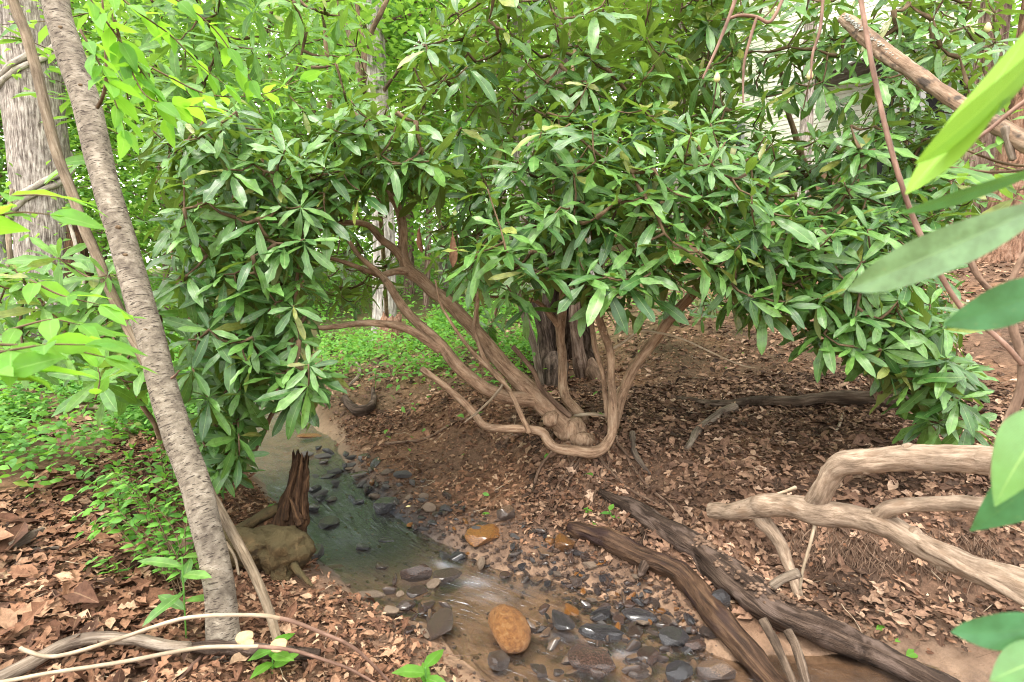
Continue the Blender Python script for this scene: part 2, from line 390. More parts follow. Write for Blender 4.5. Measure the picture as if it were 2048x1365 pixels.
# ------------------------------------------------------------------ terrain
# (px, py, depth): what the photograph shows of the ground, at the distance it lies
GC = [
 # near bank
 (0, 1365, 1.72), (300, 1365, 1.74), (600, 1365, 1.8), (850, 1365, 1.9), (0, 1200, 2.05), (200, 1250, 1.98), (450, 1285, 1.95), (650, 1250, 2.1), (600, 1190, 2.3),
 (-400, 1250, 1.9), (-500, 1000, 2.7), (0, 1050, 2.5), (200, 1050, 2.6), (0, 920, 3.3), (220, 930, 3.3), (0, 800, 4.6), (200, 780, 5.0), (0, 690, 7.5), (150, 640, 9.5),
 (-300, 720, 6.5), (400, 1130, 2.45), (350, 960, 3.2), (400, 800, 4.9), (-300, 600, 16), (100, 585, 18), (500, 600, 14), (330, 690, 7.5),
 # far bank, left of the shrub
 (700, 900, 4.05), (800, 960, 3.5), (900, 1000, 3.15), (760, 840, 4.6), (900, 870, 3.9), (1000, 950, 3.3), (800, 760, 5.2), (950, 790, 4.4), (750, 690, 8.2), (900, 640, 8.0),
 (800, 600, 12), (1000, 600, 10), (1000, 700, 6.0),
 # shrub foot
 (1130, 880, 3.3), (1220, 905, 3.15), (1080, 900, 3.35), (1150, 830, 3.6), (1250, 840, 3.55), (1150, 1000, 2.95), (1150, 1060, 2.78), (1280, 960, 2.98), (1120, 760, 4.8), (1200, 740, 5.0),
 # right slope
 (1350, 1040, 2.75), (1450, 1000, 2.85), (1400, 900, 3.2), (1550, 900, 3.15), (1500, 810, 3.75), (1650, 810, 3.7), (1800, 810, 3.55), (1500, 730, 4.6), (1650, 720, 4.6), (1400, 640, 6.0),
 (1600, 620, 6.3), (1350, 570, 8.5), (1950, 760, 4.0), (1950, 650, 5.0), (1980, 520, 7.0), (1950, 430, 8.8), (1800, 560, 6.6), (1700, 480, 9.0), (2200, 600, 5.0), (2200, 420, 7.6),
 (1800, 900, 2.95), (1800, 1000, 2.66), (1700, 1060, 2.52), (1950, 950, 2.75), (2000, 1050, 2.5), (2200, 950, 2.6),
 (1700, 1150, 2.5), (1850, 1155, 2.46), (2000, 1180, 2.36), (1600, 1130, 2.5), (1780, 1070, 2.52), (1900, 1075, 2.5), (1700, 1230, 2.2), (1850, 1250, 2.15), (2000, 1290, 2.05), (1600, 1240, 2.2), (1750, 1340, 1.94), (1950, 1365, 1.88), (1600, 1365, 1.9),
 (2250, 1250, 2.1), (1500, 1180, 2.35),
 # stony bed
 (1050, 1080, 2.72), (1250, 1130, 2.52), (1350, 1200, 2.32), (1420, 1300, 2.06), (950, 1100, 2.68), (1200, 1180, 2.4),
 # up the hill, house terrace, woods
 (1500, 440, 11), (1500, 335, 14.5), (1800, 300, 12.0), (1200, 520, 14), (2100, 250, 12), (1650, 290, 16), (1100, 500, 25), (700, 540, 25), (0, 545, 30), (1500, 250, 25), (2200, 150, 20),
 (-1200, 800, 4.5), (-1500, 600, 14), (3000, 700, 4), (3000, 300, 9), (400, 535, 45), (1800, 180, 40),
]
GC = np.array(GC, float); GP = at(GC[:, 0], GC[:, 1], GC[:, 2])
GP = np.vstack([GP, [[0, 0.3, .3], [-2, .3, .4], [2.2, .3, .3], [-5, 1, .5], [5, 1, 1.4], [0, -3, .6], [-6, -3, .8], [6, -3, 2.0], [4.2, 1.8, .9]]])
CXY = GP[:, :2]; _s = 6.0
def _phi(r2): return r2 * np.log(np.maximum(r2, 1e-12)) * .5
def _warp(xy):       # distances shrink far away so that the near ground keeps its detail
    r = np.linalg.norm(xy - np.array([0, 2.5]), axis=-1, keepdims=True)
    return (xy - np.array([0, 2.5])) * (np.log1p(r / 3) * 3 / np.maximum(r, 1e-6))
_W = _warp(CXY)
_A = _phi(((_W[:, None] - _W[None]) ** 2).sum(-1)) + np.eye(len(_W)) * .02
_Pm = np.hstack([np.ones((len(_W), 1)), _W])
_sol = np.linalg.solve(np.block([[_A, _Pm], [_Pm.T, np.zeros((3, 3))]]), np.concatenate([GP[:, 2], np.zeros(3)]))
def base_z(xy):
    xy = np.asarray(xy, float).copy()
    xy[:, 0] = np.clip(xy[:, 0], -28, 24); xy[:, 1] = np.clip(xy[:, 1], -3, 42)
    w = _warp(xy); out = np.empty(len(xy))
    for i in range(0, len(xy), 20000):
        q = w[i:i + 20000]
        out[i:i + 20000] = _phi(((q[:, None] - _W[None]) ** 2).sum(-1)) @ _sol[:-3] + _sol[-3] + q @ _sol[-2:]
    return out

# the creek: centre line at water level, half width
CRK = [(400, 655, .42, .1), (430, 690, .28, .18), (470, 740, .12, .28), (505, 800, .07, .36), (560, 880, .05, .38), (600, 935, .04, .3), (655, 1000, .02, .27), (730, 1085, .005, .26), (850, 1155, -.005, .28), (980, 1200, -.02, .26), (1090, 1260, -.025, .36), (1200, 1320, -.03, .40), (1350, 1430, -.035, .42), (1650, 1520, -.04, .45), (2300, 1600, -.05, .45)]
def onz(px, py, z):
    r = FWD + (px - CX) / FPX * RIGHT + (CY - py) / FPX * UP
    t = (z - CAM[2]) / r[2]; return CAM + t * r
_cp = np.array([onz(a, b, z) for a, b, z, w in CRK]); _cw = np.array([c[3] for c in CRK])
CL, CW = spline(_cp, _cw, .04)
_pool = np.array([onz(1600, 1335, -.03), onz(1700, 1345, -.03), onz(1850, 1380, -.03)])
def creek(xy):
    """distance to the centre line over half width, water level"""
    xy = np.asarray(xy, float); q = np.full(len(xy), 9.0); zl = np.zeros(len(xy)); e = np.full(len(xy), 9.0)
    near = (np.abs(xy[:, 0]) < 6) & (xy[:, 1] > -1) & (xy[:, 1] < 14); idx = np.where(near)[0]
    for i in range(0, len(idx), 20000):
        k = idx[i:i + 20000]; D = np.linalg.norm(xy[k][:, None] - CL[None, :, :2], axis=2)
        j = (D / CW[None]).argmin(1); q[k] = D[np.arange(len(k)), j] / CW[j]; zl[k] = CL[j, 2]; e[k] = D[np.arange(len(k)), j] - CW[j]
    return q, zl, e
def ground_z(xy, detail=True):
    xy = np.asarray(xy, float)
    z = base_z(xy); q, zl, e = creek(xy)
    wob = .18 * fbm(np.c_[xy * 3.5, np.zeros(len(xy))], 2)
    q = q + wob
    bed = zl - .07 * np.clip(1 - q * q, -1, 1)
    t = np.clip((q - .85) / .75, 0, 1); t = t * t * (3 - 2 * t)
    z = np.where(q < 1.7, bed * (1 - t) + np.maximum(z, zl + .012) * t, z)
    if detail:
        p3 = np.c_[xy, np.zeros(len(xy))]
        amp = np.clip((q - .6) / 1.2, .18, 1)
        r = np.linalg.norm(xy, axis=1)
        z = z + amp * (.035 * fbm(p3 * 1.7, 3) + .016 * fbm(p3 * 9, 3)) + np.clip((r - 9) / 10, 0, 1) * .25 * fbm(p3 * .25 + 3, 3)
    return z
def gz(x, y): return float(ground_z(np.array([[x, y]]))[0])

def axis_pts(c, lo, hi, a, dt):
    t = np.arange(-8, 8, dt); v = c + a * np.sinh(t); return v[(v > lo) & (v < hi)]
xs = axis_pts(.2, -110, 90, 3.6, .0175); ys = axis_pts(2.9, -25, 160, 2.6, .0175)
X, Y = np.meshgrid(xs, ys); XY = np.c_[X.ravel(), Y.ravel()]
Z = ground_z(XY)
nx, ny = len(xs), len(ys)
I = (np.arange(ny - 1)[:, None] * nx + np.arange(nx - 1)[None, :]).ravel()
q_, zl_, e_ = creek(XY)
wet = np.clip(1 - (q_ - 1.0) / .9, 0, 1) * np.clip(1 - (Z - zl_ - .02) / .1, 0, 1)
green = np.clip((np.linalg.norm(XY, axis=1) - 4) / 4, 0, 1) * np.clip(1 - (XY[:, 0] - 1.0) / 2.5, 0, 1)
_px, _py, _d = proj(np.c_[XY, Z])
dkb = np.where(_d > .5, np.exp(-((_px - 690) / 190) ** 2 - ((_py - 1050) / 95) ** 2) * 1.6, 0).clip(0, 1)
ground_me = mesh_np('ground', np.c_[XY, Z], [np.stack([I, I + 1, I + nx + 1, I + nx], 1)], {'wet': wet, 'grn': green, 'dkb': dkb})

def ground_mat():
    m, nt, n, l, b = new_mat('forest_soil')
    g = n.new('ShaderNodeNewGeometry'); v = g.outputs['Position']
    f1 = noise_n(n, l, v, 1.6, 5); f2 = noise_n(n, l, v, 22, 6, .7); f3 = noise_n(n, l, v, 130, 4, .7)
    r = rampn(n, [(.3, (.085, .058, .045)), (.5, (.165, .102, .07)), (.7, (.24, .135, .082))]); l.new(f1, r.inputs[0])
    r2 = rampn(n, [(.3, (.45, .43, .42)), (.68, (1.35, 1.3, 1.25))]); l.new(f2, r2.inputs[0])
    c = mixc(n, l, 1.0, r.outputs[0], r2.outputs[0], 'MULTIPLY')
    r3 = rampn(n, [(.58, (0, 0, 0)), (.68, (1, 1, 1))]); l.new(f3, r3.inputs[0])
    c = mixc(n, l, mathn(n, l, 'MULTIPLY', r3.outputs[0], .5), c, (.3, .2, .13))
    w = attr_vec(n, 'wet', 'Fac')
    sand = rampn(n, [(.33, (.11, .065, .04)), (.5, (.25, .155, .095)), (.7, (.36, .235, .15))]); l.new(noise_n(n, l, v, 7, 6, .7), sand.inputs[0])
    dk = attr_vec(n, 'dkb', 'Fac'); sl_ = rampn(n, [(.35, (.018, .023, .031)), (.6, (.055, .065, .08)), (.75, (.1, .1, .1))]); l.new(noise_n(n, l, v, 16, 5, .7), sl_.inputs[0])  # dark slate bed; its blue paints in the sky reflected by the pool
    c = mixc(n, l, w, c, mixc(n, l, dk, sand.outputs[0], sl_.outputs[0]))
    gr = attr_vec(n, 'grn', 'Fac')
    c = mixc(n, l, mathn(n, l, 'MULTIPLY', gr, .5), c, (.06, .10, .03))
    l.new(c, b.inputs['Base Color'])
    l.new(mathn(n, l, 'MULTIPLY_ADD', w, -.5, .92), b.inputs['Roughness']); l.new(mathn(n, l, 'MULTIPLY_ADD', w, .4, .08), b.inputs['Specular IOR Level'])
    bn = bump(n, l, f2, .8, .03, None); bump(n, l, f3, .7, .006, b, bn)
    return m
ground = link('ground', ground_me, ground_mat(), kind='structure', label='brown leaf-strewn forest floor sloping to the creek', )

_tt = np.concatenate([np.arange(.9, 6, .03), 6 * 1.02 ** np.arange(120)])
def gpv(px, py):
    """where the rays of pixels meet the ground (N points); depth"""
    px = np.asarray(px, float); py = np.asarray(py, float); n = len(px)
    dirs = FWD + ((px - CX) / FPX)[:, None] * RIGHT + ((CY - py) / FPX)[:, None] * UP
    hit = np.full(n, np.nan); prev = np.full(n, .8)
    act = np.ones(n, bool)
    for t in _tt:
        k = np.where(act)[0]
        if not len(k): break
        P = CAM + dirs[k] * t
        below = P[:, 2] < _gz_grid(P[:, :2])
        kk = k[below]; hit[kk] = (prev[kk] + t) / 2; act[kk] = False; prev[k] = t
    return CAM + dirs * hit[:, None], hit
def _gz_grid(xy):
    ix = np.clip(np.searchsorted(xs, xy[:, 0]) - 1, 0, nx - 2); iy = np.clip(np.searchsorted(ys, xy[:, 1]) - 1, 0, ny - 2)
    fx = np.clip((xy[:, 0] - xs[ix]) / (xs[ix + 1] - xs[ix]), 0, 1); fy = np.clip((xy[:, 1] - ys[iy]) / (ys[iy + 1] - ys[iy]), 0, 1)
    Zg = Z.reshape(ny, nx)
    return (Zg[iy, ix] * (1 - fx) + Zg[iy, ix + 1] * fx) * (1 - fy) + (Zg[iy + 1, ix] * (1 - fx) + Zg[iy + 1, ix + 1] * fx) * fy
def gp(px, py):
    P, d = gpv([px], [py]); return P[0], float(d[0])
def gnormal(xy):
    e = .06; a = _gz_grid(xy + [e, 0]) - _gz_grid(xy - [e, 0]); b = _gz_grid(xy + [0, e]) - _gz_grid(xy - [0, e])
    return norm(np.stack([-a / (2 * e), -b / (2 * e), np.ones(len(xy))], 1))

# ------------------------------------------------------------------ water
def water():
    keep = (CL[:, 1] > 1.0) & (CL[:, 1] < 8)
    C = CL[keep]; w = CW[keep] * 1.55 + .08; T = norm(np.gradient(C[:, :2], axis=0)); N = np.stack([-T[:, 1], T[:, 0]], 1)
    k = 33; s = np.linspace(-1, 1, k)
    V = np.concatenate([C[:, None, :2] + N[:, None] * (w[:, None] * s)[..., None], np.repeat(C[:, None, 2:], k, 1)], -1)
    L = np.arange(len(C)) * .04
    fl = V.reshape(-1, 3).copy()
    ln = np.stack([np.repeat(L, k) * 2.2, np.tile(s, len(C)) * 6, 0 * fl[:, 0]], 1)
    fl[:, 2] += .006 * fbm(ln, 2)
    px, py, d = proj(fl)
    foam = np.zeros(len(fl))
    for fx, fy, sx, sy, a in ((955, 1165, 32, 11, .28), (985, 1195, 40, 12, .14), (1030, 1178, 60, 14, .06), (705, 1075, 50, 16, .08), (640, 985, 30, 10, .12), (1260, 1310, 22, 10, .3), (1130, 1270, 30, 14, .15), (890, 1130, 30, 10, .3)):
        foam = np.maximum(foam, a * np.exp(-((px - fx) / sx) ** 2 - ((py - fy) / sy) ** 2))
    i = (np.arange(len(C) - 1)[:, None] * k + np.arange(k - 1)[None]).ravel()
    me = mesh_np('creek_water', fl, [np.stack([i, i + k, i + k + 1, i + 1], 1)], {'foam': foam, 'flow': ln})
    m, nt, n, l, b = new_mat('creek_water')
    v = attr_vec(n, 'flow')
    f = noise_n(n, l, scaled(n, l, v, (1.3, 1.0, 1)), 3.2, 3, .5, dist=.5)
    f2 = noise_n(n, l, scaled(n, l, v, (.6, 2.0, 1)), 3, 3, .5)
    n.remove(b)
    bn = n.new('ShaderNodeBump'); bn.inputs['Strength'].default_value = .75; bn.inputs['Distance'].default_value = .02; l.new(f, bn.inputs['Height'])
    tr = n.new('ShaderNodeBsdfTransparent'); tr.inputs[0].default_value = (.95, .9, .83, 1)
    gl = n.new('ShaderNodeBsdfGlossy'); gl.inputs['Roughness'].default_value = .27; gl.inputs[0].default_value = (.74, .87, 1, 1); l.new(bn.outputs[0], gl.inputs['Normal'])
    fr = n.new('ShaderNodeFresnel'); fr.inputs[0].default_value = 1.6; l.new(bn.outputs[0], fr.inputs['Normal'])
    mx = n.new('ShaderNodeMixShader'); l.new(mathn(n, l, 'MULTIPLY_ADD', fr.outputs[0], 1.15, .04, clamp=True), mx.inputs[0]); l.new(tr.outputs[0], mx.inputs[1]); l.new(gl.outputs[0], mx.inputs[2])
    df = n.new('ShaderNodeBsdfDiffuse'); df.inputs[0].default_value = (.5, .53, .6, 1)
    silt = mathn(n, l, 'MULTIPLY', f2, .1)
    stk = noise_n(n, l, scaled(n, l, v, (.9, 1.3, 1)), 1.6, 2, .4, dist=.6); rs = rampn(n, [(.3, (0, 0, 0)), (.8, (1, 1, 1))]); l.new(stk, rs.inputs[0])
    fo = mathn(n, l, 'MULTIPLY', mathn(n, l, 'MULTIPLY_ADD', attr_vec(n, 'foam', 'Fac'), 1.3, .0), rs.outputs[0], clamp=True)
    sl = n.new('ShaderNodeBsdfDiffuse'); sl.inputs[0].default_value = (.21, .13, .08, 1)
    m1 = n.new('ShaderNodeMixShader'); l.new(silt, m1.inputs[0]); l.new(mx.outputs[0], m1.inputs[1]); l.new(sl.outputs[0], m1.inputs[2])
    m2 = n.new('ShaderNodeMixShader'); l.new(fo, m2.inputs[0]); l.new(m1.outputs[0], m2.inputs[1]); l.new(df.outputs[0], m2.inputs[2])
    l.new(m2.outputs[0], n['Material Output'].inputs[0])
    link('creek_water', me, m, kind='structure', label='shallow clear creek water flowing over brown sand')
    # still pool under the long log on the right
    a = np.linspace(0, 2 * math.pi, 40, endpoint=False)
    V = [_pool[1]] + [_pool[1] + np.array([.34 * math.cos(t), .16 * math.sin(t), 0]) for t in a]
    T = [(0, 1 + i, 1 + (i + 1) % 40) for i in range(40)]
    me2 = mesh_np('pool_water', np.array(V), [np.array(T)], {'foam': np.zeros(41), 'flow': np.array(V)})
    link('pool_water', me2, m, kind='structure', label='small still puddle of brown water under the long log')
water()

# ------------------------------------------------------------------ wood: trunks, limbs, logs
def lump(mb, c, r, seed=0, sq=(1, 1, 1), amp=.25, sub=2):
    """a knobby swelling"""
    V, T = ico(sub); k = 1 + amp * fbm(V * 1.6 + seed, 3)
    P = V * k[:, None] * r * np.array(sq) + c
    mb.add(P, T=T, B=P)

_ico = {}
def ico(sub):
    if sub not in _ico:
        import bmesh
        bm = bmesh.new(); bmesh.ops.create_icosphere(bm, subdivisions=sub, radius=1.0)
        bm.verts.ensure_lookup_table()
        _ico[sub] = (np.array([v.co[:] for v in bm.verts]), np.array([[v.index for v in f.verts] for f in bm.faces])); bm.free()
    return _ico[sub]

def pipe(name, pts, mat, parent=None, sides=12, wob=.0, rough=.08, knobs=0, **k):
    mb = MB(); tk = {x: k.pop(x) for x in list(k) if x in ('cap', 'jag', 'shape', 'step', 'freq')}
    C, r = px_tube(mb, pts, sides=sides, rough=rough, wob=wob, **tk)
    for _ in range(knobs):
        i = rng.integers(2, len(C) - 2); a = norm(rng.normal(size=3))
        lump(mb, C[i] + a * r[i] * .75, r[i] * rng.uniform(.4, .6), rng.uniform(0, 90))
    return mb.build(name, M[mat], parent, **k), (C, r)

# --- leaning tree on the near bank
t = thing('leaning_tree', 'leaning slim tree with grey-brown banded bark rising from the near bank', 'tree')
BT = [(453, 1325, 1.93, 50), (451, 1298, 1.93, 41), (448, 1262, 1.94, 33.5), (439, 1170, 1.97, 29.5), (408, 1033, 2.02, 29), (362, 895, 2.08, 29), (294, 657, 2.16, 27.5), (236, 450, 2.22, 26), (206, 344, 2.25, 25.5), (172, 207, 2.28, 26.5), (138, 103, 2.3, 26), (112, 0, 2.32, 25), (92, -100, 2.34, 25), (70, -300, 2.4, 23), (60, -900, 2.6, 18)]
_, (Cb, rb_) = pipe('trunk', [(a, b, c, h * .94) for a, b, c, h in BT], 'birch', t, sides=28, rough=.03, wob=.006, step=.02)
for (kx, ky, s) in ((120, 55, 7), (160, 170, 6), (163, 228, 6), (236, 455, 8), (250, 510, 7), (290, 660, 7), (347, 755, 6)):
    i = int(np.argmin(np.abs(proj(Cb)[1] - ky))); d = proj(Cb)[2][i]
    c = at(kx, ky, d - rb_[i] * .93); mb = MB()
    a = np.linspace(0, 2 * math.pi, 12, endpoint=False); R = s * d / FPX * .75
    lump(mb, c, R * .8, rng.uniform(0, 50), (1.3, .5, .8), .4); mb.build('knot', M['twig'], t)
mb = MB(); px_tube(mb, [(195, 215, 2.2, 4), (205, 195, 2.15, 3.5), (212, 160, 2.1, 3), (211, 100, 2.05, 2.6), (206, 20, 2, 2), (200, -60, 2, 1.5)], sides=6); mb.build('side_branch', M['twig'], t)
mb = MB(); px_tube(mb, [(343, 757, 2.05, 2.5), (352, 750, 2.0, 2.2), (358, 742, 1.98, 1.5)], sides=6); mb.build('sprout', M['red_cane'], t)

# --- thin leaning pole
t = thing('leaning_sapling', 'thin bare brown stem leaning behind the banded tree', 'sapling')
PL = [(24, -60, 2.55, 9), (26, 0, 2.54, 9.5), (52, 69, 2.53, 9.5), (76, 155, 2.52, 9.5), (96, 241, 2.5, 9.5), (117, 317, 2.49, 9.5), (145, 389, 2.48, 9.5), (169, 458, 2.46, 9.5), (193, 512, 2.44, 9.5), (220, 581, 2.42, 9.5), (248, 639, 2.4, 9.5), (278, 701, 2.37, 9.5), (330, 800, 2.32, 9.5), (378, 890, 2.26, 9.5), (413, 971, 2.2, 9.5), (448, 1036, 2.14, 9.5), (482, 1098, 2.08, 9.5), (510, 1153, 2.04, 9.2), (537, 1219, 1.99, 9), (558, 1290, 1.93, 9)]
pipe('stem', PL, 'pole', t, sides=12, rough=.06, step=.015)

# --- big ridged trunk at the left edge with its twining vine
def ridged(name, label, pts, mat, cat='tree', sides=40, group=None, rough=.05):
    t = thing(name, label, cat, group)
    _, cr = pipe('trunk', pts, mat, t, sides=sides, rough=rough, step=.08)
    return t, cr
tulip, (Ct, rt) = ridged('big_tree', 'big grey ridged tree trunk at the left edge wrapped by a vine', [(100, 670, 8.2, 66), (97, 630, 8.2, 56), (94, 590, 8.2, 50), (92, 540, 8.2, 48), (88, 450, 8.2, 47), (78, 330, 8.2, 48), (64, 160, 8.2, 50), (48, 0, 8.2, 50), (30, -200, 8.3, 49), (5, -600, 8.8, 44)], 'tulip')
v = thing('twining_vine', 'pale woody vine coiled around the big left trunk', 'vine')
for ph in (0, .35):
    hh = np.linspace(.45, 6.5, 110); pts = []
    zc = Ct[:, 2]
    for h in hh:
        i = int(np.argmin(np.abs(zc - (gz(*Ct[0][:2]) + h)))); a = 2 * math.pi * (h / 1.82) + 4.2 + ph
        R = rt[i] + .025; pts.append(Ct[i] + np.array([R * math.cos(a), R * math.sin(a), gz(*Ct[0][:2]) + h - Ct[i][2]]))
    mb = MB(); tube(mb, pts, .034 + .012 * rng.random(), sides=9, rough=.12, wob=.03); mb.build('vine_stem', M['vine_bark'], v)
t = thing('dead_stub', 'dark rotten stub with pale stems beside the big left trunk', 'stub')
pipe('stub', [(158, 650, 8.0, 24), (156, 600, 8.0, 21), (154, 540, 8.0, 19), (152, 490, 8.0, 17), (148, 450, 8.0, 13)], 'rotten', t, rough=.2, jag=.08)
pipe('pale_stem', [(176, 650, 7.8, 4), (168, 580, 7.8, 4), (158, 520, 7.8, 4), (146, 470, 7.8, 3.5), (135, 440, 7.8, 3)], 'vine_bark', t)
t = thing('bent_stem', 'bent bare grey stem at the left edge below the big trunk', 'stem')
pipe('stem', [(-30, 580, 4.5, 7), (3, 548, 4.5, 6), (20, 525, 4.5, 5.5), (18, 490, 4.5, 5), (16, 440, 4.6, 4.5), (25, 380, 4.7, 4)], 'pole', t)

# --- trunks of the wood behind
def bg_trunk(label, px, py0, d, hw, mat, lean=0, name='forest_tree', group=None, sides=24):
    g, dd = gp(px, py0) if py0 is not None else (None, None)
    x, y = at(px, 600, d)[:2]; z0 = gz(x, y)
    R = hw * d / FPX; H = 11
    zz = np.array([-.2, .15, .5, 1.5, 3, 5, 8, H]); ff = np.array([1.7, 1.3, 1.1, 1.03, 1.0, .95, .86, .75])
    P = np.stack([x + lean * zz + .03 * np.sin(zz), np.full(len(zz), y), z0 + zz], 1)
    t = thing(name, label, 'tree', group); mb = MB(); C, r = tube(mb, P, R * ff, sides=sides, rough=.06, step=.12); mb.build('trunk', M[mat], t)
    return t, P, R
BG = {}
BG['pale'] = bg_trunk('pale straight tree trunk standing behind the shrub stems', 767, None, 8.4, 21, 'pale_bark')
BG['b815'] = bg_trunk('slim brown trunk just right of the pale trunk', 818, None, 13, 9, 'brown_bark', .01)
BG['b885'] = bg_trunk('thin grey trunk in the bright green gap', 886, None, 15, 8, 'tulip', -.01)
BG['b1045'] = bg_trunk('grey trunk half hidden by upper dark leaves', 1045, None, 10.5, 20, 'tulip', .0)
BG['b1180'] = bg_trunk('pale trunk glimpsed behind the central foliage', 1182, None, 11.5, 11, 'pale_bark', .0)
BG['b1590'] = bg_trunk('grey trunk on the slope below the house', 1588, None, 9.0, 11, 'tulip', .0)
BG['b1915'] = bg_trunk('grey-brown trunk on the slope behind the dead limb', 1918, None, 7.6, 23, 'brown_bark', .03)
BG['b2020'] = bg_trunk('reddish trunk at the upper right corner', 1990, None, 7.0, 30, 'red_bark', .06)
BG['b-60'] = bg_trunk('slim pale trunk beyond the big vine-wrapped trunk', 10, None, 11, 10, 'pale_bark', .0)
BG['b300'] = bg_trunk('slim grey trunk far behind the upper left leaves', 345, None, 13, 11, 'tulip', .01)
BG['b430'] = bg_trunk('distant thin brown trunk among bright leaves', 470, None, 16, 9, 'brown_bark', -.01)
BG['b560'] = bg_trunk('distant grey trunk left of the dark forked stem', 610, None, 17, 10, 'tulip', .0)
BG['b700'] = bg_trunk('far pale trunk behind the dark forked stem', 700, None, 19, 10, 'pale_bark', .0)
BG['b1330'] = bg_trunk('far grey trunk behind the bright front leaves', 1340, None, 13, 10, 'tulip', .0)

t = thing('forked_sapling', 'dark slender forked stem in front of the pale trunk', 'sapling')
g = at(735, 640, 4.6); pipe('stem', [(776, 730, 7.4, 4), (772, 600, 7.0, 4), (760, 420, 5.8, 5), (740, 280, 4.7, 6), (727, 180, 4.2, 6.5), (729, 100, 4.2, 6)], 'twig', t)
pipe('fork_branch', [(729, 105, 4.2, 5.5), (745, 60, 4.15, 5), (762, 25, 4.1, 5), (778, -10, 4.1, 4.5), (800, -80, 4, 4)], 'twig', t)
pipe('fork_branch', [(729, 105, 4.2, 5), (721, 60, 4.2, 4.5), (714, 10, 4.2, 4), (708, -60, 4.2, 3.5)], 'twig', t)
pipe('side_stem', [(725, 185, 4.2, 5.5), (712, 120, 4.2, 5.5), (695, 60, 4.15, 5), (680, 20, 4.1, 5), (655, -40, 4, 4)], 'pole', t)

# --- hollow old tree behind the shrub
t = thing('hollow_tree', 'old hollow tree with a dark cavity at its base behind the shrub', 'tree')
x0, y0 = at(1135, 640, 5.15)[:2]; z0 = gz(x0, y0)
zz = np.array([-.15, .05, .2, .45, .7, .95, 1.3, 2, 3, 5, 8, 11]); rr0 = np.array([.34, .31, .27, .24, .22, .2, .15, .1, .085, .08, .07, .06])
P = np.stack([x0 - .02 * zz, np.full(len(zz), y0) + .02 * zz, z0 + zz], 1)
def hollow(rr, s, ang):
    return rr
mb = MB(); C, r = tube(mb, P, rr0, sides=48, rough=.1, step=.05)
V = mb.V[0]; nV = len(V) - 2
rel = V[:nV] - np.repeat(C, 48, 0); h = np.repeat(C[:, 2], 48) - z0
dx = rel[:, 0]; dy = rel[:, 1]
front = np.clip(-dy / (np.linalg.norm(rel[:, :2], axis=1) + 1e-6), 0, 1); side = np.abs(dx - .03) / .19
cav = np.clip(1.25 - side, 0, 1) * (front > .05) * np.clip((1.02 + .12 * np.sin(dx * 31) - h) / .25, 0, 1) * np.clip((h + .1) / .1, 0, 1)
cav = np.clip(cav * 2.2, 0, 1)
V[:nV] -= rel * np.array([.25, 1.62, 0]) * cav[:, None]
mb.build('trunk', M['hollow'], t)
pipe('inner_stem', [(1172, 775, 4.85, 17), (1163, 740, 4.85, 15), (1155, 690, 4.87, 12), (1150, 640, 4.9, 11), (1150, 590, 4.95, 11), (1150, 520, 5.0, 10)], 'brown_bark', t, rough=.1)
pipe('buttress_root', [(1075, 790, 4.6, 14), (1090, 750, 4.75, 16), (1092, 700, 4.85, 15), (1085, 650, 4.9, 13), (1072, 600, 5.0, 11)], 'hollow', t, rough=.15)
pipe('buttress_root', [(1105, 780, 4.5, 20), (1110, 745, 4.65, 22), (1112, 715, 4.8, 16)], 'hollow', t, rough=.3)
pipe('buttress_root', [(1200, 775, 4.65, 14), (1190, 748, 4.75, 18), (1180, 725, 4.85, 12)], 'root', t, rough=.3)
t = thing('grey_sapling', 'leaning grey sapling beside the hollow tree', 'sapling')
pipe('stem', [(1082, 770, 4.5, 7), (1070, 700, 4.5, 7), (1052, 640, 4.5, 7.5), (1035, 585, 4.5, 7), (1030, 540, 4.5, 6.5), (1010, 420, 4.6, 6), (1000, 300, 4.7, 5)], 'grey_log', t)

# --- the central shrub: stems (px, py, depth, half width)
shrub_a = thing('rhododendron', 'large central rhododendron with several brown twisted stems above the creek bank', 'shrub')
STEMS_A = {}
def stem_a(key, pts, mat='rhodo_bark', sides=16, **k):
    if key in ('low', 'lower', 'right', 'centre'): pts = [(a, b, c, h * .78) for a, b, c, h in pts]
    o, cr = pipe('stem', pts, mat, shrub_a, sides=sides, rough=.07, wob=.006, **k); STEMS_A[key] = cr
stem_a('low', [(1180, 930, 3.3, 24), (1150, 880, 3.32, 31), (1128, 852, 3.3, 30), (1100, 822, 3.28, 27), (1072, 793, 3.27, 26), (1052, 775, 3.27, 24), (1015, 740, 3.28, 20), (982, 700, 3.3, 19), (950, 662, 3.32, 18), (920, 628, 3.34, 17.5), (890, 600, 3.35, 17), (862, 580, 3.36, 16.5), (840, 558, 3.36, 16), (815, 537, 3.35, 16), (806, 505, 3.34, 13), (805, 455, 3.34, 12), (796, 412, 3.33, 11), (772, 378, 3.3, 10), (750, 340, 3.25, 8), (735, 300, 3.2, 6)], knobs=8)
stem_a('lower', [(1075, 800, 3.27, 20), (1045, 797, 3.22, 19), (1010, 795, 3.17, 18), (975, 780, 3.12, 17.5), (945, 757, 3.08, 17), (922, 738, 3.06, 16.5), (905, 720, 3.05, 16), (885, 695, 3.05, 15), (860, 670, 3.06, 13), (838, 648, 3.07, 12.5), (815, 622, 3.08, 12), (795, 595, 3.1, 11), (778, 570, 3.1, 10), (755, 545, 3.1, 8), (715, 510, 3.05, 6), (690, 470, 3.0, 5)], knobs=5)
